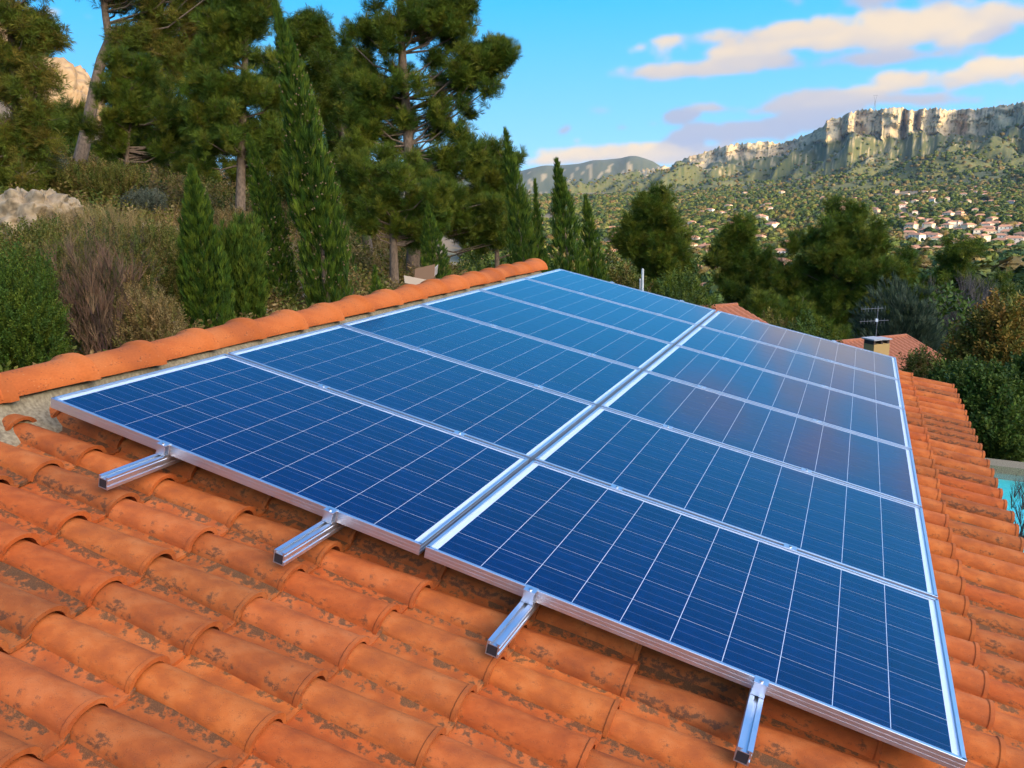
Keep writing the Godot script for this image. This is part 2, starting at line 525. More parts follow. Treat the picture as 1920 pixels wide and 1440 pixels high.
# ---------------------------------------------------------------- panels and rails
const PL := 1.65
const PW := 0.992
const GAP := 0.020
func solar():
	var alu := mat(0.66, 0.67, 0.70, 0.42, 0.92)
	alu.roughness_texture = noise_tex(256, 0.02, FastNoiseLite.TYPE_SIMPLEX, 3, 9, gradient([[0.0, 0.55, 0.55, 0.55], [1.0, 1, 1, 1]]))
	alu.uv1_triplanar = true; alu.uv1_scale = Vector3(2, 2, 2)
	M.alu = alu
	var sheet := mat(0.58, 0.62, 0.68, 0.6)
	var cellm := mat(1, 1, 1, 0.6)
	cellm.metallic_specular = 0.0
	cellm.albedo_texture = noise_tex(512, 0.03, FastNoiseLite.TYPE_CELLULAR, 2, 31, gradient([[0.0, 0.001, 0.009, 0.048], [0.5, 0.001, 0.012, 0.064], [1.0, 0.0015, 0.017, 0.086]]))
	cellm.uv1_triplanar = true; cellm.uv1_world_triplanar = true; cellm.uv1_scale = Vector3(1.7, 1.7, 1.7)
	var bus := mat(0.09, 0.13, 0.26, 0.6)
	bus.metallic_specular = 0.1
	var glass := mat(1, 1, 1, 0.10)
	glass.transparency = BaseMaterial3D.TRANSPARENCY_ALPHA
	glass.albedo_color = Color(1, 1, 1, 0.0)
	M.glass = glass
	# one frame side: outer wall with two drawn grooves, lip and flange
	var side := func(len: float, turn: Transform3D) -> ArrayMesh:
		var mb := MB.new()
		var poly := PackedVector2Array([Vector2(0, 0), Vector2(0, 0.012), Vector2(0.0009, 0.0125), Vector2(0.0009, 0.0145), Vector2(0, 0.015), Vector2(0, 0.025), Vector2(0.0009, 0.0255), Vector2(0.0009, 0.0275), Vector2(0, 0.028), Vector2(0, 0.0392), Vector2(0.0008, 0.04), Vector2(0.0112, 0.04), Vector2(0.012, 0.0394), Vector2(0.012, 0.0380), Vector2(0.004, 0.0376), Vector2(0.004, 0.003), Vector2(0.026, 0.003), Vector2(0.026, 0)])
		mb.extrude(poly, -len / 2, len / 2)
		for i in mb.v.size():
			mb.v[i] = turn * mb.v[i]; mb.n[i] = turn.basis * mb.n[i]
		return mb.commit()
	var fr := []
	# the two long sides run the full length, the short ones butt between them
	for s in [-1, 1]:
		fr.append(side.call(PL, Transform3D(Basis(Vector3.UP, PI / 2 * s), Vector3(0, 0, s * PW / 2))))
		fr.append(side.call(PW - 0.0005 - 0.008, Transform3D(Basis(Vector3.UP, 0.0 if s < 0 else PI), Vector3(s * PL / 2, 0, 0))))
	var mb := MB.new()
	mb.box(Vector3(-PL / 2 + 0.005, 0.0320, -PW / 2 + 0.005), Vector3(PL / 2 - 0.005, 0.0330, PW / 2 - 0.005))
	var sheet_mesh := mb.commit()
	mb = MB.new()
	mb.quad(Vector3(-PL / 2 + 0.006, 0.0372, -PW / 2 + 0.006), Vector3(PL / 2 - 0.006, 0.0372, -PW / 2 + 0.006), Vector3(PL / 2 - 0.006, 0.0372, PW / 2 - 0.006), Vector3(-PL / 2 + 0.006, 0.0372, PW / 2 - 0.006), Vector3.UP)
	var glass_mesh := mb.commit()
	var cs := 0.1562; var cp := 0.1584
	mb = MB.new()
	var hc := cs / 2
	mb.box(Vector3(-hc, 0, -hc), Vector3(hc, 0.0004, hc))
	var cell_mesh := mb.commit(null, cellm)
	mb = MB.new()
	for z in [-cs / 3, 0.0, cs / 3]:
		mb.quad(Vector3(-hc, 0.0007, z - 0.0006), Vector3(hc, 0.0007, z - 0.0006), Vector3(hc, 0.0007, z + 0.0006), Vector3(-hc, 0.0007, z + 0.0006), Vector3.UP)
	mb.commit(cell_mesh, bus)
	var cells := [cell_mesh]
	for t in [0.86, 1.12, 0.94]:
		var other: ArrayMesh = cell_mesh.duplicate()
		var cm: StandardMaterial3D = cellm.duplicate()
		cm.albedo_color = Color(t, t, t).linear_to_srgb() if t < 1.0 else Color(1, 1, 1)
		cm.uv1_offset = Vector3(t * 3.1, 0, t * 7.7)
		other.surface_set_material(0, cm)
		cells.append(other)
	var colw := ["beside the ridge", "towards the eaves"]
	var roww := ["in the row over the cut rail ends", "second row behind the cut rail ends", "third row behind the cut rail ends", "fourth row behind the cut rail ends", "fifth row behind the cut rail ends", "in the last row facing the valley"]
	for i in 2:
		for j in 6:
			var p := thing("solar_panel", "blue solar panel %s, %s" % [colw[i], roww[j]], "solar panel", RP(PL / 2 + i * (PL + GAP), PW / 2 + j * (PW + GAP), -0.040), "solar panels on the tiled roof")
			p.rotation.z = -ROOF
			for f in fr: part("frame_side", f, alu, p)
			part("backsheet", sheet_mesh, sheet, p)
			for a in 10:
				for b in 6:
					part("solar_cell", cells[rng.randi() % 4], null, p, Vector3((a - 4.5) * cp, 0.0332, (b - 2.5) * cp))
			part("glass", glass_mesh, glass, p)
	# rails, their clamps and hooks
	# drawn profile: a hollow tube under a slotted channel (the hollow is joined to the outside by a hair-thin slit)
	var poly := PackedVector2Array([Vector2(0.0004, 0), Vector2(0.020, 0), Vector2(0.020, 0.012), Vector2(0.0165, 0.014), Vector2(0.0165, 0.021), Vector2(0.020, 0.023), Vector2(0.020, 0.034), Vector2(0.0175, 0.036), Vector2(0.0175, 0.039), Vector2(0.020, 0.041), Vector2(0.020, 0.045), Vector2(0.006, 0.045), Vector2(0.006, 0.043), Vector2(0.012, 0.043), Vector2(0.012, 0.036), Vector2(-0.012, 0.036), Vector2(-0.012, 0.043), Vector2(-0.006, 0.043), Vector2(-0.006, 0.045), Vector2(-0.020, 0.045), Vector2(-0.020, 0), Vector2(-0.0004, 0), Vector2(-0.0004, 0.003), Vector2(-0.0175, 0.003), Vector2(-0.0175, 0.034), Vector2(0.0145, 0.034), Vector2(0.0145, 0.003), Vector2(0.0004, 0.003)])
	mb = MB.new()
	mb.extrude(poly, -6.16, 0.28)
	var rail_mesh := mb.commit()
	mb = MB.new()
	mb.box(Vector3(-0.0172, 0.0032, 0.270), Vector3(0.0142, 0.0338, 0.279))
	var plug_mesh := mb.commit()
	var plastic := mat(0.022, 0.022, 0.024, 0.45)
	mb = MB.new()     # end clamp: foot on the rail, upright, finger over the frame
	mb.box(Vector3(-0.02, 0.0465, 0.001), Vector3(0.02, 0.084, 0.005)); mb.box(Vector3(-0.02, 0.0855, -0.009), Vector3(0.02, 0.0885, 0.005)); mb.box(Vector3(-0.02, 0.0465, 0.0055), Vector3(0.02, 0.050, 0.026)); mb.box(Vector3(-0.02, 0.084, 0.0012), Vector3(0.02, 0.0855, 0.0048)); mb.box(Vector3(-0.018, 0.0505, 0.022), Vector3(0.018, 0.0845, 0.026)); mb.box(Vector3(-0.02, 0.0846, 0.0056), Vector3(0.02, 0.0886, 0.0265))
	var end_mesh := mb.commit()
	mb = MB.new()
	mb.box(Vector3(-0.025, 0.0853, -0.019), Vector3(0.025, 0.0878, 0.019)); mb.box(Vector3(-0.02, 0.0465, -0.007), Vector3(0.02, 0.0850, 0.007))
	var mid_mesh := mb.commit()
	var bolt_mesh := CylinderMesh.new()
	bolt_mesh.top_radius = 0.0055; bolt_mesh.bottom_radius = 0.0065; bolt_mesh.height = 0.006; bolt_mesh.radial_segments = 12
	var steel := mat(0.62, 0.62, 0.64, 0.3, 1.0)
	var where := ["beside the ridge tiles", "ridge side of the seam between the columns", "eaves side of the seam between the columns", "closest to the eaves"]
	var us := [0.575, 1.305, 2.050, 2.772]
	for i in 4:
		var r := thing("mounting_rail", "grooved aluminium mounting rail under the panels, %s" % where[i], "rail", RP(us[i], 0.0, -0.0855), "mounting rails under the solar panels")
		r.rotation.z = -ROOF
		part("profile", rail_mesh, alu, r)
		part("end_plug", plug_mesh, plastic, r)
		for e in 2:
			var c := part("end_clamp", end_mesh, alu, r, Vector3(0, 0, 0 if e == 0 else -(6 * PW + 5 * GAP)))
			if e: c.rotation.y = PI
			part("bolt", bolt_mesh, steel, c, Vector3(0, 0.0905, 0.013))
		for k in range(1, 6):
			var c := part("mid_clamp", mid_mesh, alu, r, Vector3(0, 0, -(k * (PW + GAP) - GAP / 2)))
			part("bolt", bolt_mesh, steel, c, Vector3(0, 0.0905, 0))
		for z in [-0.30, -1.6, -3.0, -4.4, -5.8]:
			mb = MB.new()
			mb.box(Vector3(-0.015, -0.10, z - 0.003), Vector3(0.015, -0.001, z + 0.003))
			part("roof_hook", mb.commit(), steel, r)

# ---------------------------------------------------------------- land: heights by direction and distance from the roof
const GA := [-180.0, -140.0, -100.0, -60.0, -31.0, -22.0, -13.0, -6.0, 0.0, 5.0, 12.0, 22.0, 31.0, 60.0, 90.0, 120.0, 150.0, 180.0]
const GR := [0.0, 8.0, 15.0, 25.0, 40.0, 70.0, 130.0, 250.0, 500.0, 900.0, 1600.0, 2600.0, 4000.0, 12000.0]
const GH := [
	[-3.6, -3.3, -2.6, -1.6, 0.5, 8.0, 28, 58, 80, 80, 70, 60, 60, 60],
	[-3.4, -2.8, -1.6, 0.0, 3.0, 9.0, 20, 36, 50, 50, 50, 60, 60, 60],
	[-3.0, -2.2, -0.8, 1.2, 4.4, 11.0, 24, 38, 45, 45, 45, 50, 60, 60],
	[-2.8, -1.8, -0.5, 1.3, 4.4, 10.5, 25, 38, 40, 35, 30, 40, 60, 60],
	[-2.8, -1.7, -0.7, 0.9, 3.2, 7.6, 17, 26, 24, 12, 0, 10, 60, 60],
	[-2.8, -1.7, -1.1, 0.2, 1.8, 4.6, 9.0, 12, 4, -12, -20, 0, 60, 60],
	[-2.9, -1.9, -1.7, -0.9, 0.0, 1.0, 1.0, -6, -26, -45, -40, -5, 30, 20],
	[-3.0, -2.2, -2.2, -1.8, -1.7, -3.4, -10, -23, -43, -55, -44, -5, 20, 20],
	[-3.2, -2.7, -3.0, -3.6, -5.0, -9.0, -18, -33, -49, -60, -46, -8, 20, 20],
	[-3.4, -3.2, -4.0, -5.5, -8.0, -13, -22, -37, -52, -61, -46, -8, 20, 20],
	[-3.6, -3.6, -5.0, -7.4, -10.5, -15.5, -24, -38, -53, -62, -46, -6, 20, 20],
	[-3.7, -3.7, -5.3, -8.2, -11.2, -16, -24, -36, -52, -62, -45, -4, 20, 20],
	[-3.8, -3.8, -3.9, -5.6, -9.2, -14, -19, -28, -44, -58, -42, 0, 20, 20],
	[-3.9, -3.9, -4.0, -5.2, -7.4, -10.5, -13, -14, -16, -22, -20, 10, 20, 20],
	[-3.9, -3.9, -4.2, -4.6, -4.2, 1.0, 20, 54, 88, 80, 50, 40, 40, 40],
	[-3.9, -3.8, -3.8, -3.6, -1.4, 9.0, 38, 80, 116, 120, 90, 70, 60, 60],
	[-3.8, -3.6, -3.3, -2.6, 0.2, 11.0, 42, 86, 120, 130, 100, 70, 60, 60],
	[-3.6, -3.3, -2.6, -1.6, 0.5, 8.0, 28, 58, 80, 80, 70, 60, 60, 60],
]
var N3 := FastNoiseLite.new()
func G(x: float, z: float) -> float:
	var dx := x - EYE.x; var dz := z - EYE.z
	var r := sqrt(dx * dx + dz * dz)
	var a := rad_to_deg(wrapf(atan2(dx, -dz) - YAW, -PI, PI))
	var i := 0
	while i < GA.size() - 2 and a > GA[i + 1]: i += 1
	var fa: float = clampf((a - GA[i]) / (GA[i + 1] - GA[i]), 0, 1)
	var j := 0
	while j < GR.size() - 2 and r > GR[j + 1]: j += 1
	var fr: float = clampf((r - GR[j]) / (GR[j + 1] - GR[j]), 0, 1)
	var h: float = lerpf(lerpf(GH[i][j], GH[i + 1][j], fa), lerpf(GH[i][j + 1], GH[i + 1][j + 1], fa), fr)
	var amp: float = clampf((r - 6.0) * 0.02, 0.0, 0.5) + clampf((r - 100.0) * 0.008, 0.0, 7.0)
	h += N1.get_noise_2d(x * 6.0, z * 6.0) * clampf((r - 5.0) * 0.05, 0.0, 0.35) + N1.get_noise_2d(x * 0.35 + 90.0, z * 0.35) * amp
	return h
func on_ground(p: Vector3, sink := 0.0) -> Vector3: return Vector3(p.x, G(p.x, p.z) - sink, p.z)
func hit(px, py, far = 4000.0) -> Vector3:           # where a pixel's ray meets the land
	var d := ray(px, py)
	var s := 5.0
	while s < far:
		var p := EYE + d * s
		if p.y < G(p.x, p.z): return p
		s *= 1.012
	return Vector3.INF

func ground():
	var cols := 360
	var rs := []
	var r := 1.0
	while r < 11500.0:
		rs.append(r)
		r *= 1.085 if r < 60.0 else 1.07
	var P := []; var C := []
	var azs := []
	for i in cols:
		var t := i / (cols - 1.0) * 2.0 - 1.0
		azs.append(180.0 * (0.35 * t + 0.65 * t * t * t))   # finer where the photograph looks
	for k in rs.size():
		for i in cols:
			var d := az_dir(azs[i])
			var x: float = EYE.x + d.x * rs[k]; var z: float = EYE.z + d.z * rs[k]
			P.append(Vector3(x, G(x, z), z))
			var n := N2.get_noise_2d(x * 3.0, z * 3.0); var q := N2.get_noise_2d(x * 0.25, z * 0.25 + 400.0)
			var earth := Color(0.12, 0.075, 0.035).lerp(Color(0.20, 0.14, 0.07), clampf(0.5 + n, 0, 1))
			var scrub := Color(0.06, 0.06, 0.018).lerp(Color(0.11, 0.095, 0.035), clampf(0.5 + n * 1.4, 0, 1))
			var field := Color(0.20, 0.145, 0.06).lerp(Color(0.12, 0.11, 0.035), clampf(0.5 + q * 2.0, 0, 1))
			C.append(earth.lerp(scrub, clampf(0.45 + q * 1.5, 0.0, 0.95)).lerp(field, clampf(0.3 + N2.get_noise_2d(x * 0.5 + 70.0, z * 0.5) * 2.0, 0.0, 0.9)))
	var mb := MB.new()
	mb.grid(P, cols, rs.size(), C)
	M.ground = mat(1, 1, 1, 0.95)
	M.ground.vertex_color_use_as_albedo = true
	M.ground.albedo_texture = noise_tex(512, 0.02, FastNoiseLite.TYPE_SIMPLEX_SMOOTH, 5, 60, gradient([[0.0, 0.45, 0.45, 0.42], [0.5, 0.8, 0.8, 0.8], [1.0, 1, 1, 1]]))
	M.ground.uv1_triplanar = true; M.ground.uv1_world_triplanar = true; M.ground.uv1_scale = Vector3(0.35, 0.35, 0.35)
	structure("ground", mb.commit(), M.ground)

# ---------------------------------------------------------------- the limestone range across the valley
func along(tab: Array, x: float, k: int) -> float:
	if x <= tab[0][0]: return tab[0][k]
	for i in tab.size() - 1:
		if x <= tab[i + 1][0]:
			return lerpf(tab[i][k], tab[i + 1][k], (x - tab[i][0]) / (tab[i + 1][0] - tab[i][0]))
	return tab[-1][k]
# pixel column, skyline row, foot-of-cliff row, distance of the cliff
const RANGE := [
	[1040, 352, 353, 5600], [1100, 350, 352, 5600], [1150, 336, 344, 5500], [1166, 326, 340, 5350], [1190, 319, 337, 5300], [1215, 317, 334, 5280], [1250, 310, 327, 5250], [1258, 313, 322, 5350], [1268, 311, 316, 5100], [1280, 300, 318, 4900], [1292, 293, 317, 4800],
	[1330, 282, 308, 4790], [1338, 279, 304, 4840], [1346, 275, 302, 4770], [1370, 271, 301, 4780], [1418, 265, 298, 4750], [1424, 266, 297, 4830], [1442, 266, 294, 4840], [1458, 268, 290, 5000], [1490, 259, 281, 4850], [1520, 248, 270, 4550], [1540, 238, 259, 4300], [1545, 226, 259, 4170],
	[1556, 222, 259, 4180], [1570, 219, 255, 4185], [1573, 218, 251, 4260], [1581, 214, 250, 4240], [1585, 213, 249, 4160], [1596, 209, 249, 4180], [1600, 206, 250, 4330], [1620, 203, 252, 4300], [1644, 206, 254, 4250], [1648, 204, 256, 4150],
	[1656, 202, 258, 4140], [1682, 202, 257, 4160], [1688, 203, 252, 4260], [1697, 206, 250, 4170], [1706, 206, 250, 4190], [1712, 207, 247, 4290], [1722, 204, 247, 4140], [1760, 203, 253, 4160], [1768, 208, 250, 4280], [1776, 205, 249, 4330], [1800, 205, 252, 4300], [1822, 204, 250, 4210], [1850, 201, 246, 4120], [1900, 193, 238, 3980], [1960, 188, 232, 3850], [2100, 186, 236, 3700], [2300, 200, 250, 3700], [2500, 230, 280, 3700]]
func row_h(px: float, py: float, r: float) -> Vector3: return pt(px, py, r)
var hill_pts := []
func mountains():
	rng.seed = 654
	var cols := 560
	var rows := 76
	var P := []; var C := []
	var rock := Color(0.54, 0.385, 0.19); var grey := Color(0.40, 0.285, 0.155); var green := Color(0.050, 0.066, 0.011); var olive := Color(0.110, 0.102, 0.022)
	for j in rows:
		for i in cols:
			var px := 1040.0 + 1400.0 * i / (cols - 1.0)
			var top := along(RANGE, px, 1); var foot := along(RANGE, px, 2); var rc := along(RANGE, px, 3)
			rc += N3.get_noise_2d(px * 2.0, 0.0) * 60.0
			top += N2.get_noise_2d(px * 11.0, 40.0) * 5.0 + (2.0 if N1.get_noise_2d(px * 20.0, 7.0) > 0.1 else 0.0)
			foot += N3.get_noise_2d(px * 3.0, 90.0) * 10.0
			var p: Vector3
			var c: Color
			var crack := N2.get_noise_2d(px * 9.0 + j * 4.0, j * 14.0)
			if j < 40:
				# slopes below the cliff: spurs and gullies running down to the valley
				var t := j / 40.0
				var even := 0.0                      # the slope keeps an even line under the broken cliff
				for e in [-56.0, -28.0, 0.0, 28.0, 56.0]: even += along(RANGE, px + e, 3) / 5.0
				even = minf(even, rc + 40.0)
				var r := lerpf(2550.0, even - 30.0, pow(t, 0.85))
				var b := pt(px, foot, even - 30.0)
				var g := pt(px, 360.0, 2550.0)
				g.y = G(g.x, g.z) - 6.0
				var q := pt(px, 360.0, r)
				var y := lerpf(g.y, b.y, pow(t, 1.75))
				y += N3.get_noise_2d(q.x * 0.42 + q.z * 0.1, q.z * 0.10) * 125.0 * sin(PI * pow(t, 1.5)) + N3.get_noise_2d(q.x * 0.16, q.z * 0.16 + 300.0) * 60.0 * sin(PI * t)
				p = Vector3(q.x, y, q.z)
				if rng.randf() < 0.5 * (1.0 - t) + 0.08: hill_pts.append(p + Vector3(rf(-25, 25), 0, rf(-10, 10)))
				var k := N2.get_noise_2d(px * 18.0, t * 900.0)
				c = green.lerp(olive, clampf(0.45 + k * 1.2 + 0.25 * t, 0, 1))
				if t > 0.7: c = c.lerp(rock, clampf((k - 0.22) * 3.0, 0, 0.6))
			elif j < 66:
				var t := (j - 40) / 25.0
				var lower := pt(px, foot, rc - 30.0); var upper := pt(px, top, rc + 70.0)
				var sh := pow(t, 0.8)
				var y := lerpf(lower.y, upper.y, sh)
				var q0 := pt(px, 300.0, rc)
				crack = N2.get_noise_3d(q0.x * 1.1, y * 2.2, q0.z * 1.1)
				var r := lerpf(rc - 30.0, rc + 70.0, t) + (N1.get_noise_3d(q0.x * 0.45, y * 0.8, q0.z * 0.45) * 60.0 + crack * 34.0) * sin(PI * t)
				var q := pt(px, 300.0, r)
				p = Vector3(q.x, y, q.z)
				c = rock.lerp(grey, clampf(0.4 + crack * 1.6, 0, 1))
				if N2.get_noise_2d(px * 22.0 + 500.0, t * 160.0) > 0.22: c = c.lerp(green, 0.75)
			else:
				var t := (j - 65) / 10.0
				var upper := pt(px, top, rc + 70.0)
				var r := rc + 70.0 + 900.0 * t
				var q := pt(px, 300.0, r)
				p = Vector3(q.x, upper.y + N2.get_noise_2d(px * 14.0, t * 150.0) * 8.0 * t - 160.0 * t * t, q.z)
				c = green.lerp(olive, 0.4)
			P.append(p); C.append(c)
	var mb := MB.new()
	mb.grid(P, cols, rows, C)
	M.range = mat(1, 1, 1, 1.0)
	M.range.vertex_color_use_as_albedo = true
	M.range.albedo_texture = noise_tex(512, 0.03, FastNoiseLite.TYPE_SIMPLEX_SMOOTH, 5, 66, gradient([[0.0, 0.35, 0.37, 0.35], [0.45, 0.75, 0.75, 0.75], [1.0, 1, 1, 1]]))
	M.range.uv1_triplanar = true; M.range.uv1_world_triplanar = true; M.range.uv1_scale = Vector3(0.006, 0.006, 0.006)
	structure("mountain", mb.commit(), M.range)
	# the round foothill that throws its shadow on the slope beside it, and a lower one
	for hl in [[1775, 289, 3300, 360, 1.25, 0.0], [1900, 318, 3050, 420, 1.6, 0.3], [1600, 338, 2900, 330, 2.0, 0.2]]:
		P = []; C = []
		var top := pt(hl[0], hl[1], hl[2])
		var n := 60
		for j in n:
			for i in n:
				var dx := (i / (n - 1.0) * 2.0 - 1.0); var dz := (j / (n - 1.0) * 2.0 - 1.0)
				var x: float = top.x + dx * hl[3] * hl[4]; var z: float = top.z + dz * hl[3]
				var d := sqrt(dx * dx + dz * dz)
				var g := minf(G(x, z), 60.0) - 40.0
				var k := N2.get_noise_2d(x * 0.6, z * 0.6)
				P.append(Vector3(x, lerpf(top.y, g, smoothstep(0.0, 1.0, clampf(d + k * 0.16, 0, 1))) + k * 14.0, z))
				if rng.randf() < 0.55 and d < 0.95: hill_pts.append(P[-1] + Vector3(rf(-8, 8), 0, rf(-6, 6)))
				C.append(green.lerp(olive, clampf(0.6 + N2.get_noise_2d(x * 2.0, z * 2.0) * 1.3, 0, 1)))
		mb = MB.new()
		mb.grid(P, n, n, C)
		structure("hill", mb.commit(), M.range)
	# the blue ridge far beyond
	P = []; C = []
	var far := [[700, 330], [900, 322], [980, 318], [1050, 309], [1110, 301], [1160, 297], [1195, 296], [1225, 303], [1250, 318], [1300, 335], [1500, 345]]
	for j in 24:
		for i in 160:
			var px := 700.0 + 800.0 * i / 159.0
			var t := j / 23.0
			var r := 7200.0 + 2400.0 * t
			var q := pt(px, 300.0, r)
			var top := pt(px, along(far, px, 1), 9000.0)
			var k := N2.get_noise_2d(px * 9.0, t * 300.0)
			P.append(Vector3(q.x, lerpf(10.0, top.y, sin(minf(t / 0.75, 1.0) * PI / 2)) - (maxf(t - 0.75, 0.0) * 300.0) + N3.get_noise_2d(px * 1.2, t * 60.0) * 30.0 * (1.0 - t) * t * 4.0, q.z))
			var c := Color(0.050, 0.062, 0.022).lerp(Color(0.085, 0.085, 0.032), clampf(0.5 + k, 0, 1))
			if N2.get_noise_2d(px * 5.0 + 90.0, t * 420.0) > 0.28 and t < 0.45: c = c.lerp(rock, 0.5)
			C.append(c)
	mb = MB.new()
	mb.grid(P, 160, 24, C)
	structure("mountain", mb.commit(), M.range)

# ---------------------------------------------------------------- the crag above the pines
func rock_mesh(size: Vector3, sd: int, rough: float, seg := 28, fr := 1.0) -> ArrayMesh:
	var f := FastNoiseLite.new()
	f.seed = sd; f.frequency = 0.8 * fr; f.fractal_octaves = 5; f.noise_type = FastNoiseLite.TYPE_SIMPLEX_SMOOTH
	var g := FastNoiseLite.new()
	g.seed = sd + 3; g.frequency = 1.3 * fr; g.noise_type = FastNoiseLite.TYPE_CELLULAR; g.cellular_return_type = FastNoiseLite.RETURN_DISTANCE2_SUB
	var mb := MB.new()
	var rows := seg
	var cols := seg * 2
	var P := []
	for j in rows:
		for i in cols:
			var th := PI * (0.02 + 0.98 * j / (rows - 1.0)) ; var ph := TAU * i / (cols - 1.0)
			var d := Vector3(sin(th) * cos(ph), cos(th), sin(th) * sin(ph))
			# squared off a little, then broken
			var sq := 1.0 / pow(pow(absf(d.x), 4.0) + pow(absf(d.y), 4.0) + pow(absf(d.z), 4.0), 0.25)
			var k := lerpf(1.0, sq, 0.55) * (1.0 + rough * (f.get_noise_3dv(d * 2.0) + 0.7 * g.get_noise_3dv(d * 1.6)))
			P.append(d * size * k)
	for j in rows:
		for i in cols:
			var ii := i % (cols - 1)
			var a: Vector3 = P[j * cols + (ii + 1) % (cols - 1)] - P[j * cols + (ii + cols - 2) % (cols - 1)]
			var b: Vector3 = P[mini(j + 1, rows - 1) * cols + ii] - P[maxi(j - 1, 0) * cols + ii]
			var nn := a.cross(b).normalized()
			if nn.dot(P[j * cols + ii]) < 0.0: nn = -nn
			mb.vert(P[j * cols + ii], nn, Vector2(i, j))
	for j in rows - 1:
		for i in cols - 1:
			var q := j * cols + i
			mb.face(q, q + 1, q + cols + 1); mb.face(q, q + cols + 1, q + cols)
	return mb.commit()
func rocks():
	M.rock = mat(1, 1, 1, 0.95)
	M.rock.albedo_texture = noise_tex(512, 0.02, FastNoiseLite.TYPE_SIMPLEX_SMOOTH, 5, 71, gradient([[0.0, 0.09, 0.07, 0.045], [0.35, 0.28, 0.205, 0.12], [0.6, 0.38, 0.29, 0.18], [1.0, 0.48, 0.39, 0.27]]))
	M.rock.uv1_triplanar = true; M.rock.uv1_scale = Vector3(0.5, 0.5, 0.5)
	M.rock.albedo_color = Color(0.80, 0.74, 0.64).linear_to_srgb()
	M.crag = M.rock.duplicate()
	M.crag.albedo_color = Color(0.62, 0.55, 0.46).linear_to_srgb()
	M.crag.uv1_scale = Vector3(0.06, 0.06, 0.06)
	for c in [[50, 250, 132, Vector3(10.5, 11.0, 8), 5], [148, 275, 128, Vector3(4.5, 8.5, 5), 9], [-90, 220, 138, Vector3(13, 14, 9), 14]]:
		var p := pt(c[0], c[1], c[2])
		var o := part(numbered("crag"), rock_mesh(c[3], c[4], 0.22, 44, 1.6), M.crag, self, p)
		o.rotation.y = YAW * -1.0
		tag(o, ["broad sunlit limestone crag rising behind the leaning pine", "lower sunlit limestone shoulder just beside the leaning pine's trunk", "tall limestone crag hidden mostly by the brownish pine"][used["crag"] - 1], "rock")
	var bl := [[38, 415, 19.0, Vector3(1.25, 0.75, 0.7), "long pale limestone boulder under the brownish pine"], [90, 408, 19.4, Vector3(0.42, 0.72, 0.5), "upright pale boulder leaning against the long boulder"], [118, 386, 21.0, Vector3(0.42, 0.34, 0.4), "small grey boulder above the upright boulder"], [135, 412, 23.5, Vector3(0.22, 0.16, 0.2), "smallest grey boulder among the dry grass"]]
	for i in bl.size():
		var p := on_ground(pt(bl[i][0], bl[i][1], bl[i][2]))
		p.y = maxf(p.y, pt(bl[i][0], bl[i][1], bl[i][2]).y - 0.1)
		var o := part(numbered("boulder"), rock_mesh(bl[i][3], 30 + i, 0.34, 40, 1.3), M.rock, self, p)
		o.rotation = Vector3(0.1 * i, 0.5 * i, 0.12)
		tag(o, bl[i][4], "boulder", "boulders on the scrubby slope")

# ---------------------------------------------------------------- plants
func leaf_mat(back := 0.25) -> StandardMaterial3D:
	var m := mat(1, 1, 1, 0.6)
	m.vertex_color_use_as_albedo = true
	m.metallic_specular = 0.25
	m.backlight_enabled = true
	m.backlight = Color(back, back, back).linear_to_srgb()
	return m
func tuft_mesh(sd: int, blades: int, spread: float, width: float, curve := 0.0) -> ArrayMesh:   # needles fanning out of a twig tip, 1 unit long
	var g := RandomNumberGenerator.new()
	g.seed = sd
	var mb := MB.new()
	for i in blades:
		var a := g.randf() * TAU
		var t := spread * sqrt(g.randf())
		var d := Vector3(sin(t) * cos(a), cos(t), sin(t) * sin(a))
		var s := d.cross(Vector3(g.randf() - 0.5, g.randf() - 0.5, g.randf() - 0.5)).normalized() * width
		var b := d * 0.05 + Vector3(0, g.randf() * 0.35 - 0.1, 0)
		var L := g.randf_range(0.65, 1.0)
		var tip := b + d * L + Vector3(0, curve * L, 0)
		var mid := b + d * L * 0.5
		mb.tri(b, mid + s, tip); mb.tri(b, tip, mid - s)
	return mb.commit()
func leaf_sprig(sd: int, leaves: int, size: float) -> ArrayMesh:      # a twig with small flat leaves, 1 unit long
	var g := RandomNumberGenerator.new()
	g.seed = sd
	var mb := MB.new()
	for i in leaves:
		var t := (i + 0.5) / leaves
		var d := Vector3(g.randf() - 0.5, g.randf() * 0.7 + 0.1, g.randf() - 0.5).normalized()
		var s := d.cross(Vector3(g.randf() - 0.5, g.randf() - 0.5, g.randf() - 0.5)).normalized()
		var b := Vector3(0, t * 0.85, 0) + Vector3(d.x, 0, d.z) * 0.06
		mb.quad(b, b + d * size * 0.5 + s * size * 0.28, b + d * size, b + d * size * 0.5 - s * size * 0.28)
	return mb.commit()
func twig_mesh(sd: int, n: int) -> ArrayMesh:                         # bare forked twigs, 1 unit tall
	var g := RandomNumberGenerator.new()
	g.seed = sd
	var mb := MB.new()
	for i in n:
		var a := g.randf() * TAU; var t := g.randf() * 0.55
		var d := Vector3(sin(t) * cos(a), cos(t), sin(t) * sin(a))
		var L := g.randf_range(0.5, 1.0)
		var s := d.cross(Vector3(cos(a * 3.0), 0, sin(a * 3.0))).normalized() * 0.012
		mb.tri(s, d * L, -s)
		for k in 2:
			var b := d * L * g.randf_range(0.3, 0.8)
			var e := (d + Vector3(g.randf() - 0.5, g.randf() * 0.3, g.randf() - 0.5) * 1.2).normalized()
			mb.tri(b + s * 0.6, b + e * L * 0.35, b - s * 0.6)
	return mb.commit()
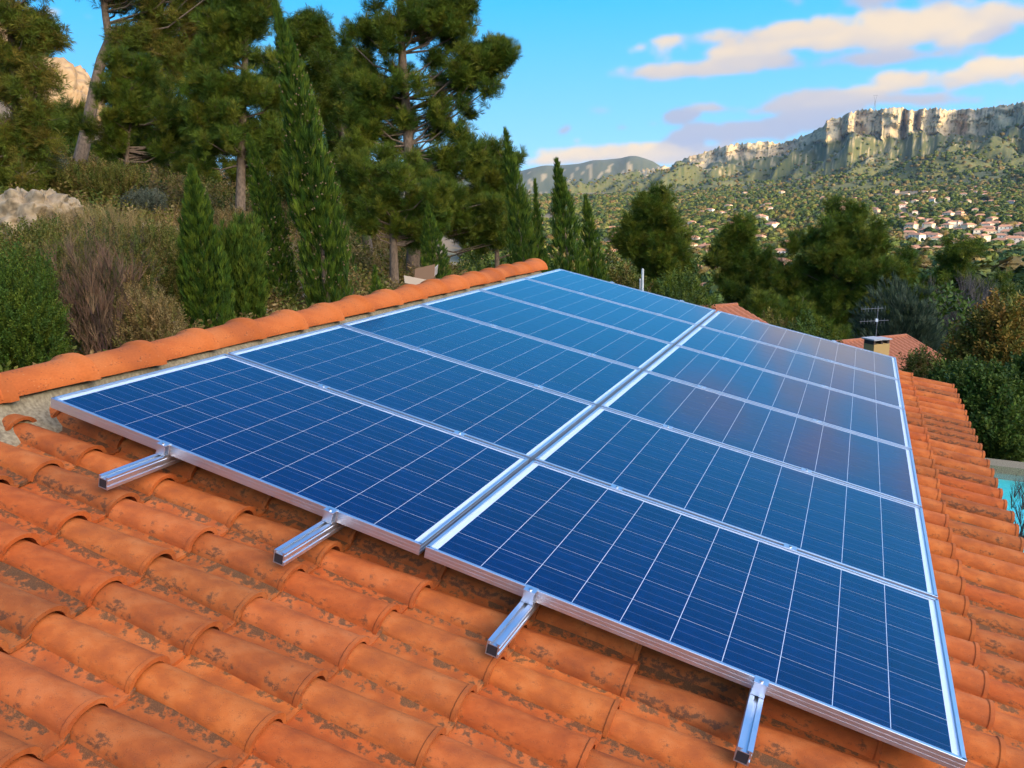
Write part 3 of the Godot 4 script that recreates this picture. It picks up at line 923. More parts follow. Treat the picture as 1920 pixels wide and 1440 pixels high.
func plant_kit():
	M.needle = leaf_mat(0.25)
	M.leaf = leaf_mat(0.35)
	M.twig = mat(1, 1, 1, 0.9)
	M.twig.vertex_color_use_as_albedo = true
	M.tufts = [tuft_mesh(1, 22, 1.15, 0.022, 0.10), tuft_mesh(2, 16, 1.35, 0.030, 0.05)]
	M.cyp = tuft_mesh(3, 16, 0.40, 0.030, 0.0)
	M.grass = tuft_mesh(4, 18, 0.7, 0.012, -0.1)
	M.sprig = leaf_sprig(5, 40, 0.11)
	M.sprig2 = leaf_sprig(6, 22, 0.22)
	M.bare = twig_mesh(7, 10)
	M.bark = mat(1, 1, 1, 0.95)
	M.bark.albedo_texture = noise_tex(512, 0.02, FastNoiseLite.TYPE_CELLULAR, 3, 41, gradient([[0.0, 0.05, 0.035, 0.022], [0.4, 0.13, 0.085, 0.05], [1.0, 0.25, 0.17, 0.105]]))
	M.bark.uv1_triplanar = true; M.bark.uv1_scale = Vector3(1.6, 0.7, 1.6)

func pick(cols: Array) -> Color:
	var c: Color = cols[rng.randi() % cols.size()]
	var k := rf(0.8, 1.2)
	return Color(c.r * k * rf(0.92, 1.08), c.g * k, c.b * k)
const PINE := [Color(0.068, 0.102, 0.008), Color(0.100, 0.124, 0.010), Color(0.048, 0.082, 0.009), Color(0.130, 0.134, 0.012)]
const PINE_WARM := [Color(0.128, 0.118, 0.012), Color(0.094, 0.110, 0.010), Color(0.150, 0.112, 0.016), Color(0.070, 0.094, 0.009)]
const CYP := [Color(0.044, 0.084, 0.010), Color(0.072, 0.114, 0.010), Color(0.105, 0.142, 0.013), Color(0.032, 0.064, 0.009)]

# a pine: trunk along the given points, a limb to every bough; boughs are clouds of twigs whose tips carry needle tufts
func pine(label, base: Vector3, trunk: Array, rad: float, boughs: Array, cols: Array, tuft: float, dens: float, group := "pines round the house") -> Node3D:
	var t := thing("pine_tree", label, "pine tree", base, group)
	var mb := MB.new()
	var pts := []; var rads := []
	for i in trunk.size():
		pts.append(trunk[i] - base); rads.append(rad * (1.0 - 0.72 * i / maxf(1.0, trunk.size() - 1.0)))
	pts[0] -= Vector3(0, 0.4, 0)
	rads[0] *= 1.15
	mb.tube(pts, rads, 9)
	var sp := Sprays.new()
	for b in boughs:
		var c: Vector3 = b[0] - base
		var R: Vector3 = b[1]
		# limb from the nearest trunk point a bit lower than the bough
		var best := 0; var bd := 1e9
		var s: Vector3 = pts[0]
		for i in pts.size() - 1:
			for u in 6:
				var q: Vector3 = pts[i].lerp(pts[i + 1], u / 6.0)
				var dd: float = q.distance_to(c - Vector3(0, R.y * 0.5 + 0.35 * Vector2(c.x - q.x, c.z - q.z).length(), 0)) + maxf(0.0, q.y - c.y) * 2.0 + maxf(0.0, pts[-1].y * 0.34 - q.y) * 1.6 + rf(0, 0.25)
				if dd < bd: bd = dd; best = i; s = q
		var m1 := s.lerp(c, 0.5) + Vector3(rf(-0.1, 0.1), -0.12 * s.distance_to(c), rf(-0.1, 0.1))
		var lr: float = minf(rads[best] * 0.6, 0.02 + 0.022 * R.length())
		mb.tube([s, m1, c], [lr, lr * 0.7, lr * 0.4], 5)
		var n := int(dens * 7.0 * (R.x * R.y + R.x * R.z + R.y * R.z) / 3.0 / (tuft * tuft) * 0.95)
		n = maxi(n, 5)
		for k in n:
			var d := rdir()
			if d.y < 0.0 and rng.randf() < 0.45: d.y = -d.y
			var q := pow(rng.randf(), 0.42)
			var lump := 1.0 + 0.45 * N1.get_noise_3d((c.x + d.x * 1.4) * 90.0, (c.y + d.y * 1.4) * 90.0, (c.z + d.z * 1.4) * 90.0)
			var tip := c + Vector3(d.x * R.x, d.y * R.y, d.z * R.z) * q * lump
			var grow := (d * 0.75 + Vector3(0, 0.75, 0) + rdir() * 0.35).normalized()
			if k % 3 == 0:
				mb.tube([c.lerp(tip, 0.15), tip.lerp(c, 0.35) - Vector3(0, 0.05, 0), tip], [0.016, 0.010, 0.005], 3)
			var col := pick(cols)
			for u in 5:
				var off := -grow * tuft * 0.38 * u + rdir() * tuft * 0.22
				sp.put(tip + off, (grow + rdir() * 0.5), rf(0, TAU), tuft * rf(0.75, 1.2), col * rf(0.85, 1.12))
	part("trunk", mb.commit(), M.bark, t)
	sprays("crown", sp, M.tufts[rng.randi() % 2], M.needle, t)
	return t

# random boughs filling an outline given by pixel ellipses (centre, half width, half height)
func boughs(ells: Array, r: float, n_each: int, size: float) -> Array:
	var out := []
	n_each = int(n_each * 1.7); size *= 0.74
	for e in ells:
		var c := pt(e[0], e[1], r)
		var rx: float = e[2] / FPX * r; var ry: float = e[3] / FPX * r
		for k in n_each:
			var d := rdir() * pow(rng.randf(), 0.4)
			var p := c + az_dir(0) * d.z * rx * 0.85 + az_dir(90) * d.x * rx + Vector3(0, d.y * ry, 0)
			var s := size * rf(0.7, 1.25)
			out.append([p, Vector3(s, s * 0.85, s)])
	return out

func cypress(label, bpx: Array, tpx: Array, r: float, half_px: float, cols: Array, dens := 1.0, cones := 0, group := "cypresses behind the ridge"):
	var base := on_ground(pt(bpx[0], bpx[1], r))
	var apex := pt(tpx[0], tpx[1], r * 1.0)
	var t := thing("cypress_tree", label, "cypress", base, group)
	var H := apex.y - base.y
	var lean := Vector3(apex.x - base.x, 0, apex.z - base.z)
	var R: float = half_px / FPX * r
	var mb := MB.new()
	var tp := []; var tr := []
	for i in 7:
		var f := i / 6.0
		tp.append(Vector3(lean.x * f * f, H * f * 0.96 - 0.3 * (1.0 - f), lean.z * f * f)); tr.append(lerpf(0.075, 0.008, sqrt(f)) * clampf(H / 5.0, 0.5, 1.3))
	mb.tube(tp, tr, 7)
	part("trunk", mb.commit(), M.bark, t)
	var sp := Sprays.new()
	var size := clampf(H * 0.042, 0.15, 0.27)
	var n := int(dens * 9.0 * R * H * TAU / (size * size) * 0.5)
	var seedx := rf(0, 500)
	for k in n:
		var f := pow(rng.randf(), 0.85)
		var prof := pow(sin(PI * pow(clampf(f * 0.93 + 0.07, 0, 1), 0.62)), 0.8) if f < 0.999 else 0.0
		var a := rf(0, TAU)
		var lump := 1.0 + 0.42 * N1.get_noise_3d(cos(a) * 120.0 + seedx, f * H * 45.0, sin(a) * 120.0)
		var rr := R * prof * lump * (rf(0.72, 1.0) if rng.randf() < 0.66 else rf(0.15, 0.75))
		var o := Vector3(cos(a), 0, sin(a))
		var p := Vector3(lean.x * f * f, H * f * 0.97, lean.z * f * f) + o * rr
		var up := (Vector3(0, 1, 0) + o * rf(0.1, 0.55) + rdir() * 0.22 + lean * 0.12).normalized()
		sp.put(p - up * size * 0.4, up, a, size * rf(0.7, 1.2) * (0.65 + 0.35 * prof), pick(cols), 0.9)
	sprays("crown", sp, M.cyp, M.needle, t)
	if cones:
		var cs := Sprays.new()
		for k in cones:
			var f := rf(0.12, 0.85); var a := rf(0, TAU)
			var prof := pow(sin(PI * pow(f * 0.93 + 0.07, 0.62)), 0.8)
			cs.put(Vector3(lean.x * f * f + cos(a) * R * prof * rf(0.85, 1.03), H * f, lean.z * f * f + sin(a) * R * prof * rf(0.85, 1.03)), Vector3.UP, a, rf(0.012, 0.020), Color(0.14, 0.09, 0.035) * rf(0.7, 1.3))
		var ball := SphereMesh.new()
		ball.radial_segments = 7; ball.rings = 4; ball.radius = 1.0; ball.height = 2.0
		sprays("cones", cs, ball, M.twig, t).set_meta("kind", "stuff")

# a shrub: stems from one foot, leafy or bare sprigs at their ends
func shrub(called, label, category, base: Vector3, R: Vector3, cols: Array, sprig: Mesh, size: float, n: int, stem := Color(0.10, 0.07, 0.045), material = null, upright := 0.6, group := "shrubs round the house"):
	var t := thing(called, label, category, base, group)
	var mb := MB.new()
	for k in 9:
		var d := rdir(); d.y = absf(d.y) * 0.8 + 0.5
		var tip := Vector3(d.x * R.x, minf(d.y, 1.0) * R.y * 1.5, d.z * R.z) * 0.8
		mb.tint = stem
		mb.tube([Vector3(0, -0.15, 0), tip * 0.45 + Vector3(rf(-0.05, 0.05), 0.05, 0), tip], [0.022 * R.y + 0.006, 0.012 * R.y + 0.004, 0.004], 4)
	part("stem", mb.commit(), M.twig, t)
	var sp := Sprays.new()
	var sx := rf(0, 900)
	for k in n:
		var d := rdir()
		var q := pow(rng.randf(), 0.45)
		var lump := 1.0 + 0.5 * N1.get_noise_3d(d.x * 80.0 + sx, d.y * 80.0, d.z * 80.0)
		var p := Vector3(d.x * R.x, R.y + d.y * R.y, d.z * R.z) * Vector3(q * lump, 1, q * lump)
		p.y = R.y + d.y * R.y * q * lump
		var g := (Vector3(d.x, 0.2 + absf(d.y), d.z) * (1.0 - upright) + Vector3(0, upright, 0) * 1.5 + rdir() * 0.35)
		sp.put(p, g, rf(0, TAU), size * rf(0.7, 1.25), pick(cols))
	sprays("crown", sp, sprig, material if material else M.leaf, t)

func trunk_px(list: Array, r: float) -> Array:
	var o := []
	for q in list: o.append(pt(q[0], q[1], r))
	return o

func trees():
	rng.seed = 4242
	# the pines on the slope
	var base := on_ground(pt(148, 335, 36.0))
	var tk := [base] + trunk_px([[150, 300], [165, 235], [178, 165], [190, 112], [205, 72], [198, 30], [192, -20], [196, -90]], 36.0)
	var bs := boughs([[300, 20, 60, 35], [365, 55, 75, 45], [250, -40, 90, 55], [420, 15, 60, 50], [320, 105, 45, 22], [380, -50, 110, 60], [170, -70, 80, 45], [255, 75, 35, 14]], 36.0, 7, 0.85)
	pine("tall leaning pine with a bare reddish trunk and high spreading crown", base, tk, 0.27, bs, PINE_WARM, 0.26, 0.75)
	base = on_ground(pt(40, 420, 27.0))
	pine("brownish pine with dense low boughs above the long boulder", base, [base] + trunk_px([[38, 330], [30, 200], [20, 60], [15, -80]], 27.0), 0.18, boughs([[10, 40, 55, 60], [40, 150, 48, 60], [0, 220, 60, 60], [45, 290, 60, 50], [-20, 330, 60, 60], [20, -60, 80, 70], [70, 60, 18, 36]], 27.0, 7, 0.62), PINE_WARM, 0.23, 0.85)
	base = on_ground(pt(242, 415, 29.0))
	pine("slender pine with a thin crooked pale trunk in the dry grass", base, [base] + trunk_px([[238, 390], [245, 345], [237, 310], [240, 270], [248, 210], [250, 150]], 29.0), 0.10, boughs([[225, 160, 38, 40], [265, 220, 60, 45], [215, 250, 40, 40], [300, 270, 55, 45], [330, 215, 40, 50], [250, 130, 36, 30]], 29.0, 6, 0.6), PINE, 0.22, 0.75)
	base = on_ground(pt(448, 470, 27.0))
	pine("broad pine whose feathery boughs rise between two cypresses", base, [base] + trunk_px([[450, 420], [452, 330], [455, 200], [462, 60], [470, -40]], 27.0), 0.19, boughs([[440, 60, 50, 55], [400, 150, 50, 60], [460, 170, 60, 70], [430, 270, 62, 60], [390, 245, 40, 45], [480, 20, 45, 60], [490, 280, 45, 60], [450, -60, 60, 60]], 27.0, 8, 0.62), PINE, 0.23, 0.85)
	base = on_ground(pt(690, 520, 31.0))
	pine("pine standing directly behind the tallest cypress", base, [base] + trunk_px([[690, 460], [675, 380], [640, 250], [610, 120], [600, 60]], 31.0), 0.20, boughs([[600, 110, 40, 60], [585, 60, 30, 30], [640, 210, 40, 60], [620, 300, 60, 50], [660, 330, 50, 45], [560, 200, 40, 70], [560, 60, 22, 40]], 31.0, 8, 0.62), PINE, 0.23, 0.85)
	base = on_ground(pt(775, 535, 27.0))
	pine("tallest and widest pine, its open crown standing against the sky", base, [base] + trunk_px([[775, 470], [770, 380], [765, 250], [755, 120], [750, 0], [745, -120]], 27.0), 0.24, boughs([[700, 60, 55, 60], [770, 20, 60, 70], [840, 90, 60, 60], [700, 160, 50, 60], [780, 170, 60, 70], [870, 190, 60, 60], [905, 120, 34, 36], [690, 250, 50, 50], [800, 290, 70, 60], [890, 290, 50, 60], [860, 380, 70, 55], [910, 420, 40, 55], [750, -60, 70, 60], [850, 20, 40, 36], [930, 110, 14, 24]], 27.0, 8, 0.58), PINE, 0.23, 0.95)
	base = on_ground(pt(738, 520, 23.0))
	pine("low pine with soft drooping boughs in front of the widest pine", base, [base] + trunk_px([[738, 470], [735, 400], [725, 330], [720, 280]], 23.0), 0.13, boughs([[690, 320, 45, 40], [755, 330, 55, 45], [720, 380, 70, 40], [800, 380, 50, 45], [680, 400, 40, 35], [790, 430, 45, 35]], 23.0, 7, 0.5), PINE, 0.20, 0.9)
	for q in [[300, 430, 44.0, [[310, 190, 60, 60], [290, 290, 70, 50], [350, 330, 60, 50]], "dark pine in the thicket between the slender pine and the low cypress"], [120, 330, 44.0, [[110, 240, 40, 50], [140, 300, 50, 45], [70, 330, 60, 40]], "dark pine half hidden below the crag"], [520, 430, 46.0, [[520, 120, 60, 70], [540, 250, 60, 60], [500, 350, 70, 50]], "dark pine in the shade behind the cypresses"], [650, 480, 42.0, [[600, 400, 60, 50], [670, 440, 70, 40], [560, 360, 50, 50]], "dark pine filling the gap under the tall crowns"], [930, 470, 40.0, [[930, 330, 40, 60], [950, 420, 50, 60], [880, 400, 50, 50]], "dark pine beside the dark pointed cypress"], [640, 470, 38.0, [[650, 150, 36, 50], [660, 240, 40, 50], [625, 330, 50, 50]], "dark pine closing the gap beside the widest pine"], [400, 430, 48.0, [[380, 90, 50, 50], [400, 340, 60, 50], [420, 200, 60, 60]], "dark pine deep in the wood above the low cypress"]]:
		base = on_ground(pt(q[0], q[1], q[2]))
		var c: Vector3 = pt(q[3][0][0], q[3][0][1], q[2])
		pine(q[4], base, [base, base.lerp(c, 0.35), base.lerp(c, 0.7), c], 0.16, boughs(q[3], q[2], 9, 0.95), PINE, 0.34, 0.9)
	# pines down the valley side
	for q in [[1232, 600, 44.0, [[1235, 400, 38, 36], [1215, 450, 42, 45], [1250, 470, 44, 50], [1225, 530, 50, 40], [1185, 445, 20, 30]], PINE, "bushy rounded pine beyond the white pole"],
			[1385, 640, 50.0, [[1385, 450, 28, 32], [1365, 495, 40, 36], [1415, 500, 40, 36], [1390, 550, 60, 38]], PINE, "smaller pointed pine between two rounded pines"],
			[1590, 700, 46.0, [[1580, 420, 60, 40], [1540, 480, 60, 50], [1620, 480, 60, 50], [1670, 510, 46, 46], [1580, 550, 90, 50], [1500, 540, 40, 45], [1690, 560, 36, 40], [1530, 600, 60, 40], [1610, 610, 80, 40], [1590, 480, 60, 60]], PINE, "large domed pine rising above the neighbouring roof"],
			[1790, 640, 66.0, [[1795, 480, 36, 34], [1770, 530, 50, 36], [1830, 540, 50, 36], [1740, 560, 40, 34]], PINE, "dark pine on the shaded slope past the domed pine"],
			[1300, 640, 36.0, [[1270, 560, 45, 32], [1290, 590, 40, 30], [1245, 580, 40, 30]], PINE, "low dark pine just past the far edge of the panels"],
			[1450, 660, 40.0, [[1460, 600, 50, 34], [1510, 630, 60, 30], [1440, 590, 30, 28]], PINE, "low spreading pine in front of the small tiled roof"]]:
		base = on_ground(pt(q[0], q[1], q[2]))
		var c := pt(q[3][0][0], q[3][0][1], q[2])
		pine(q[5], base, [base, base.lerp(c, 0.4), base.lerp(c, 0.75), c], 0.18, boughs(q[3], q[2], 11, 0.85), q[4], 0.34, 0.95, "pines down the valley side")
	# cypresses
	cypress("tallest cypress, dotted with brown cones, leaning over the ridge", [617, 600], [512, -22], 17.0, 48, CYP, 1.8, 320)
	cypress("narrow cypress leaning beside the tallest cypress", [532, 615], [464, 240], 17.5, 31, CYP, 1.7, 120)
	cypress("low bushy cypress standing closest to the scrub", [398, 640], [357, 300], 12.5, 45, CYP, 1.9)
	cypress("small pointed cypress under the widest pine", [818, 530], [800, 372], 20.0, 30, CYP)
	cypress("tiny cypress tip showing over the ridge tiles", [710, 575], [702, 495], 16.0, 18, CYP)
	cypress("dark ragged cypress at the edge of the open sky", [990, 520], [946, 228], 24.0, 32, CYP, 0.9)
	cypress("slim dark cypress close beside the ragged one", [1012, 520], [1003, 325], 25.0, 18, CYP, 0.9)
	cypress("stout cypress with a thin tip in front of the far blue ridge", [1078, 540], [1043, 283], 22.0, 46, CYP, 0.9)
	cypress("bushier cypress merging with the stout one", [1120, 545], [1098, 352], 24.0, 38, CYP, 0.8)
	cypress("short pale cypress at the end of the ridge tiles", [1030, 530], [1022, 455], 15.0, 20, CYP)

# ---------------------------------------------------------------- shrubs and undergrowth near the house
const SCRUB := [Color(0.120, 0.105, 0.018), Color(0.090, 0.100, 0.014), Color(0.150, 0.105, 0.028), Color(0.070, 0.088, 0.014), Color(0.140, 0.118, 0.020)]
const DRY := [Color(0.21, 0.13, 0.045), Color(0.17, 0.11, 0.032), Color(0.25, 0.17, 0.062), Color(0.14, 0.115, 0.025)]
const BROOM := [Color(0.060, 0.100, 0.010), Color(0.095, 0.125, 0.012), Color(0.042, 0.076, 0.010)]
const GREY := [Color(0.085, 0.095, 0.060), Color(0.11, 0.115, 0.075), Color(0.065, 0.075, 0.045)]
const AUTUMN := [Color(0.15, 0.12, 0.018), Color(0.19, 0.12, 0.02), Color(0.09, 0.10, 0.016), Color(0.22, 0.11, 0.018)]
const RED := [Color(0.12, 0.060, 0.030), Color(0.10, 0.055, 0.028), Color(0.16, 0.09, 0.04)]
const LUSH := [Color(0.055, 0.085, 0.011), Color(0.080, 0.105, 0.013), Color(0.040, 0.066, 0.011)]
const CEDAR := [Color(0.050, 0.070, 0.038), Color(0.036, 0.054, 0.030), Color(0.075, 0.096, 0.052)]
func sh(called, label, cat, px, py, r, wpx, hpx, cols, sprig, size, n, mt = null, upright = 0.6, stem = Color(0.10, 0.07, 0.045), lift = 0.0):
	var b := on_ground(pt(px, py, r))
	b.y += lift
	var k: float = r / FPX
	var top := pt(px, py - hpx, r).y          # the crown reaches the row where the photograph shows its top
	shrub(called, label, cat, b, Vector3(wpx * k, maxf(0.2, (top - b.y) * 0.5), wpx * k), cols, sprig, size, n, stem, mt, upright)
func shrubs():
	rng.seed = 99
	sh("broom_bush", "bright green broom bush at the low end of the ridge tiles", "bush", 30, 650, 10.5, 78, 150, BROOM, M.sprig, 0.20, 2600, null, 0.45)
	sh("bare_shrub", "leafless reddish shrub with upright twigs in front of the low cypress", "shrub", 200, 660, 11.0, 72, 200, RED, M.bare, 0.32, 190, M.twig, 0.7, Color(0.13, 0.07, 0.045))
	sh("leafy_shrub", "olive and yellow-leaved shrub growing through the reddish twigs", "shrub", 215, 650, 11.8, 85, 215, [Color(0.10, 0.085, 0.02), Color(0.075, 0.085, 0.018), Color(0.14, 0.10, 0.02), Color(0.09, 0.06, 0.03)], M.sprig, 0.20, 1100, null, 0.5)
	sh("green_bush", "rounded green bush between the low cypress and the narrow cypress", "bush", 462, 640, 14.0, 42, 215, BROOM, M.cyp, 0.15, 4200, M.needle, 0.7)
	sh("grey_shrub", "grey-green shrub against the leaning pine's trunk", "shrub", 75, 400, 29.0, 45, 110, GREY, M.sprig, 0.45, 800)
	sh("dense_shrub", "dense dark green shrub at the foot of the leaning pine", "shrub", 185, 410, 28.0, 70, 90, SCRUB, M.sprig, 0.42, 1100)
	sh("rosemary_bush", "low silvery bush beside the slender pine's trunk", "bush", 275, 425, 27.0, 32, 55, GREY, M.sprig, 0.32, 700)
	sh("scrub_bush", "olive bush in front of the long pale boulder", "bush", 60, 470, 15.5, 100, 40, SCRUB, M.sprig, 0.30, 1100)
	sh("scrub_bush", "brown twiggy bush below the boulders", "bush", 190, 500, 18.0, 100, 95, DRY, M.bare, 0.40, 600, M.twig, 0.6)
	sh("scrub_bush", "olive-brown bush beside the low cypress", "bush", 300, 560, 14.5, 70, 130, SCRUB, M.sprig, 0.26, 1200)
	sh("scrub_bush", "dark twiggy bush behind the broom bush", "bush", 110, 590, 13.0, 85, 130, SCRUB, M.sprig, 0.26, 1200)
	sh("scrub_bush", "low brown bush by the stones under the ridge", "bush", 290, 660, 10.8, 55, 110, DRY, M.sprig, 0.2, 800)
	sh("scrub_bush", "pale dry bush under the tall pines", "bush", 430, 460, 22.0, 40, 60, DRY, M.sprig, 0.3, 700)
	# below the eaves
	sh("oak_tree", "young oak with yellowing leaves beyond the eaves", "tree", 1845, 860, 24.0, 62, 290, AUTUMN, M.sprig2, 0.42, 2400, null, 0.35)
	sh("oak_tree", "orange-brown oak half outside the eaves' end", "tree", 1925, 870, 25.0, 60, 300, AUTUMN, M.sprig2, 0.42, 2200, null, 0.35)
	sh("green_tree", "glossy green tree close beside the eaves", "tree", 1838, 900, 17.0, 60, 195, LUSH, M.sprig2, 0.32, 2600, null, 0.4)
	sh("green_tree", "dark green tree between the pool and the eaves", "tree", 1925, 900, 19.0, 62, 225, LUSH, M.sprig2, 0.32, 2600, null, 0.4)
	sh("green_shrub", "loose olive shrub against the neighbouring roof", "shrub", 1720, 770, 27.0, 50, 105, SCRUB, M.sprig2, 0.36, 1500, null, 0.4)
	sh("green_shrub", "leafy shrub at the far corner of the tiled roof", "shrub", 1775, 800, 22.0, 45, 125, LUSH, M.sprig2, 0.32, 1800, null, 0.4)
	sh("bare_shrub", "bare grey-brown thicket behind the blue cedar", "shrub", 1790, 640, 52.0, 70, 110, [Color(0.10, 0.075, 0.065), Color(0.08, 0.065, 0.05)], M.bare, 1.1, 700, M.twig, 0.7)
	sh("blue_cedar", "blue-grey cedar behind the neighbouring chimney", "tree", 1690, 720, 42.0, 80, 172, CEDAR, M.cyp, 0.40, 4600, M.needle, 0.2)
	sh("bare_shrub", "thin dark leafless shrub in front of the pool", "shrub", 1914, 1000, 12.0, 26, 95, [Color(0.05, 0.04, 0.03), Color(0.07, 0.055, 0.04)], M.bare, 0.34, 22, M.twig, 0.8, Color(0.03, 0.025, 0.02))
	sh("green_shrub", "dark shrub past the far edge of the panels", "shrub", 1160, 600, 27.0, 60, 110, SCRUB, M.sprig2, 0.4, 1400, null, 0.4)
	sh("green_shrub", "broad dark shrub below the bushy rounded pine", "shrub", 1270, 640, 30.0, 80, 120, LUSH, M.sprig2, 0.42, 1700, null, 0.4)
	sh("green_shrub", "yellowish shrub beside the small tiled roof", "shrub", 1450, 690, 33.0, 45, 100, SCRUB, M.sprig2, 0.42, 1400, null, 0.4)
	sh("green_shrub", "dark spreading shrub above the seam of the panels", "shrub", 1520, 720, 30.0, 80, 120, LUSH, M.sprig2, 0.42, 1800, null, 0.4)
	# what nobody could count: brush, dry grass, stones
	var brush := Sprays.new(); var grass := Sprays.new(); var stones := Sprays.new()
	for k in 15000:
		var az := rf(-46.0, 6.0); var r := 8.0 + 42.0 * pow(rng.randf(), 1.25)
		var p := EYE + az_dir(az) * r
		p.y = G(p.x, p.z)
		var d := N2.get_noise_2d(p.x * 14.0, p.z * 14.0)
		if p.x > -3.6 and p.z > -6.6 and p.z < 4: continue
		if d > -0.05 or rng.randf() < 0.25:
			brush.put(p, Vector3(rf(-0.5, 0.5), 1, rf(-0.5, 0.5)), rf(0, TAU), rf(0.25, 0.7) * (0.7 + r * 0.02), pick(SCRUB if rng.randf() < 0.6 else DRY), 1.3)
		else:
			grass.put(p, Vector3(rf(-0.4, 0.4), 1, rf(-0.4, 0.4)), rf(0, TAU), rf(0.2, 0.5) * (0.7 + r * 0.02), pick(DRY))
	for k in 2600:
		var az := rf(-46.0, -12.0); var r := 8.0 + 26.0 * pow(rng.randf(), 1.6)
		var p := EYE + az_dir(az) * r
		if p.x > -3.6 and p.z > -6.6 and p.z < 4: continue
		p.y = G(p.x, p.z)
		stones.put(p, rdir(), rf(0, TAU), rf(0.03, 0.12), Color(0.36, 0.29, 0.19) * rf(0.6, 1.2))
	for k in 22000:
		var az := rf(0.0, 50.0); var r := 16.0 + 150.0 * pow(rng.randf(), 1.3)
		var p := EYE + az_dir(az) * r
		p.y = G(p.x, p.z)
		if az > 25.0 and r < 20.0: continue
		brush.put(p, Vector3(rf(-0.5, 0.5), 1, rf(-0.5, 0.5)), rf(0, TAU), rf(0.6, 1.5) * (0.8 + r * 0.008), pick(LUSH if rng.randf() < 0.6 else SCRUB), 1.3)
	tag(sprays(numbered("undergrowth"), brush, M.sprig, M.leaf, self), "olive and brown scrub covering the slopes round the house", "undergrowth", "", "stuff")
	tag(sprays(numbered("dry_grass"), grass, M.grass, M.leaf, self), "dry straw-coloured grass between the bushes", "grass", "", "stuff")
	var stone := rock_mesh(Vector3(1.0, 0.7, 0.9), 3, 0.25, 6)
	tag(sprays(numbered("loose_stones"), stones, stone, M.twig, self), "loose pale stones scattered on the slope behind the ridge", "stones", "", "stuff")

# ---------------------------------------------------------------- the wooded valley and its houses
func crown_far(sd: int) -> ArrayMesh:                # a far tree: a broken crown of leaf faces over a short stem, 1 unit high
	var g := RandomNumberGenerator.new()
	g.seed = sd
	var mb := MB.new()
	for k in 70:
		var z := g.randf_range(-0.6, 1); var a := g.randf() * TAU; var q := sqrt(maxf(0.0, 1 - z * z)) * g.randf_range(0.75, 1.05)
		var c := Vector3(q * cos(a) * 0.46, 0.55 + z * 0.42, q * sin(a) * 0.46)
		var o := Vector3(q * cos(a), z + 0.2, q * sin(a)).normalized()
		var s := o.cross(Vector3(g.randf() - 0.5, g.randf() - 0.5, g.randf() - 0.5)).normalized() * 0.17
		var u := o.cross(s).normalized() * 0.17
		mb.quad(c - s - u * 0.6 - o * 0.05, c + s * 0.8 - u - o * 0.05, c + s + u * 0.7 - o * 0.05, c - s * 0.7 + u + o * 0.06, o)
	mb.tint = Color(0.6, 0.5, 0.4)
	mb.tube([Vector3(0, -0.3, 0), Vector3(0, 0.5, 0)], [0.05, 0.03], 4)
	return mb.commit()
func house_mesh(w: float, d: float, h: float, wall: Material, roof: Material, dark: Material) -> ArrayMesh:
	var mb := MB.new()
	mb.box(Vector3(-w / 2, -4, -d / 2), Vector3(w / 2, h, d / 2))
	var m := mb.commit(null, wall)
	mb = MB.new()
	var e := 0.5; var rh := d * 0.22
	var a := Vector3(-w / 2 - e, h - 0.1, -d / 2 - e); var b := Vector3(w / 2 + e, h - 0.1, -d / 2 - e); var c := Vector3(w / 2 + e, h - 0.1, d / 2 + e); var f := Vector3(-w / 2 - e, h - 0.1, d / 2 + e)
	var r0 := Vector3(-w / 2 + d * 0.3, h + rh, 0); var r1 := Vector3(w / 2 - d * 0.3, h + rh, 0)
	mb.quad(a, b, r1, r0, Vector3(0, 0.9, -0.4).normalized()); mb.quad(f, c, r1, r0, Vector3(0, 0.9, 0.4).normalized())
	mb.tri(a, f, r0, Vector3(-0.5, 0.8, 0).normalized()); mb.tri(b, c, r1, Vector3(0.5, 0.8, 0).normalized())
	mb.quad(a, b, c, f, Vector3.DOWN)
	mb.commit(m, roof)
	mb = MB.new()
	for s in [-1, 1]:
		for x in [-0.3, 0.0, 0.3]:
			mb.box(Vector3(w * x - 0.6, h - 2.3, s * d / 2 - 0.03), Vector3(w * x + 0.6, h - 0.9, s * d / 2 + 0.03))
	mb.commit(m, dark)
	return m
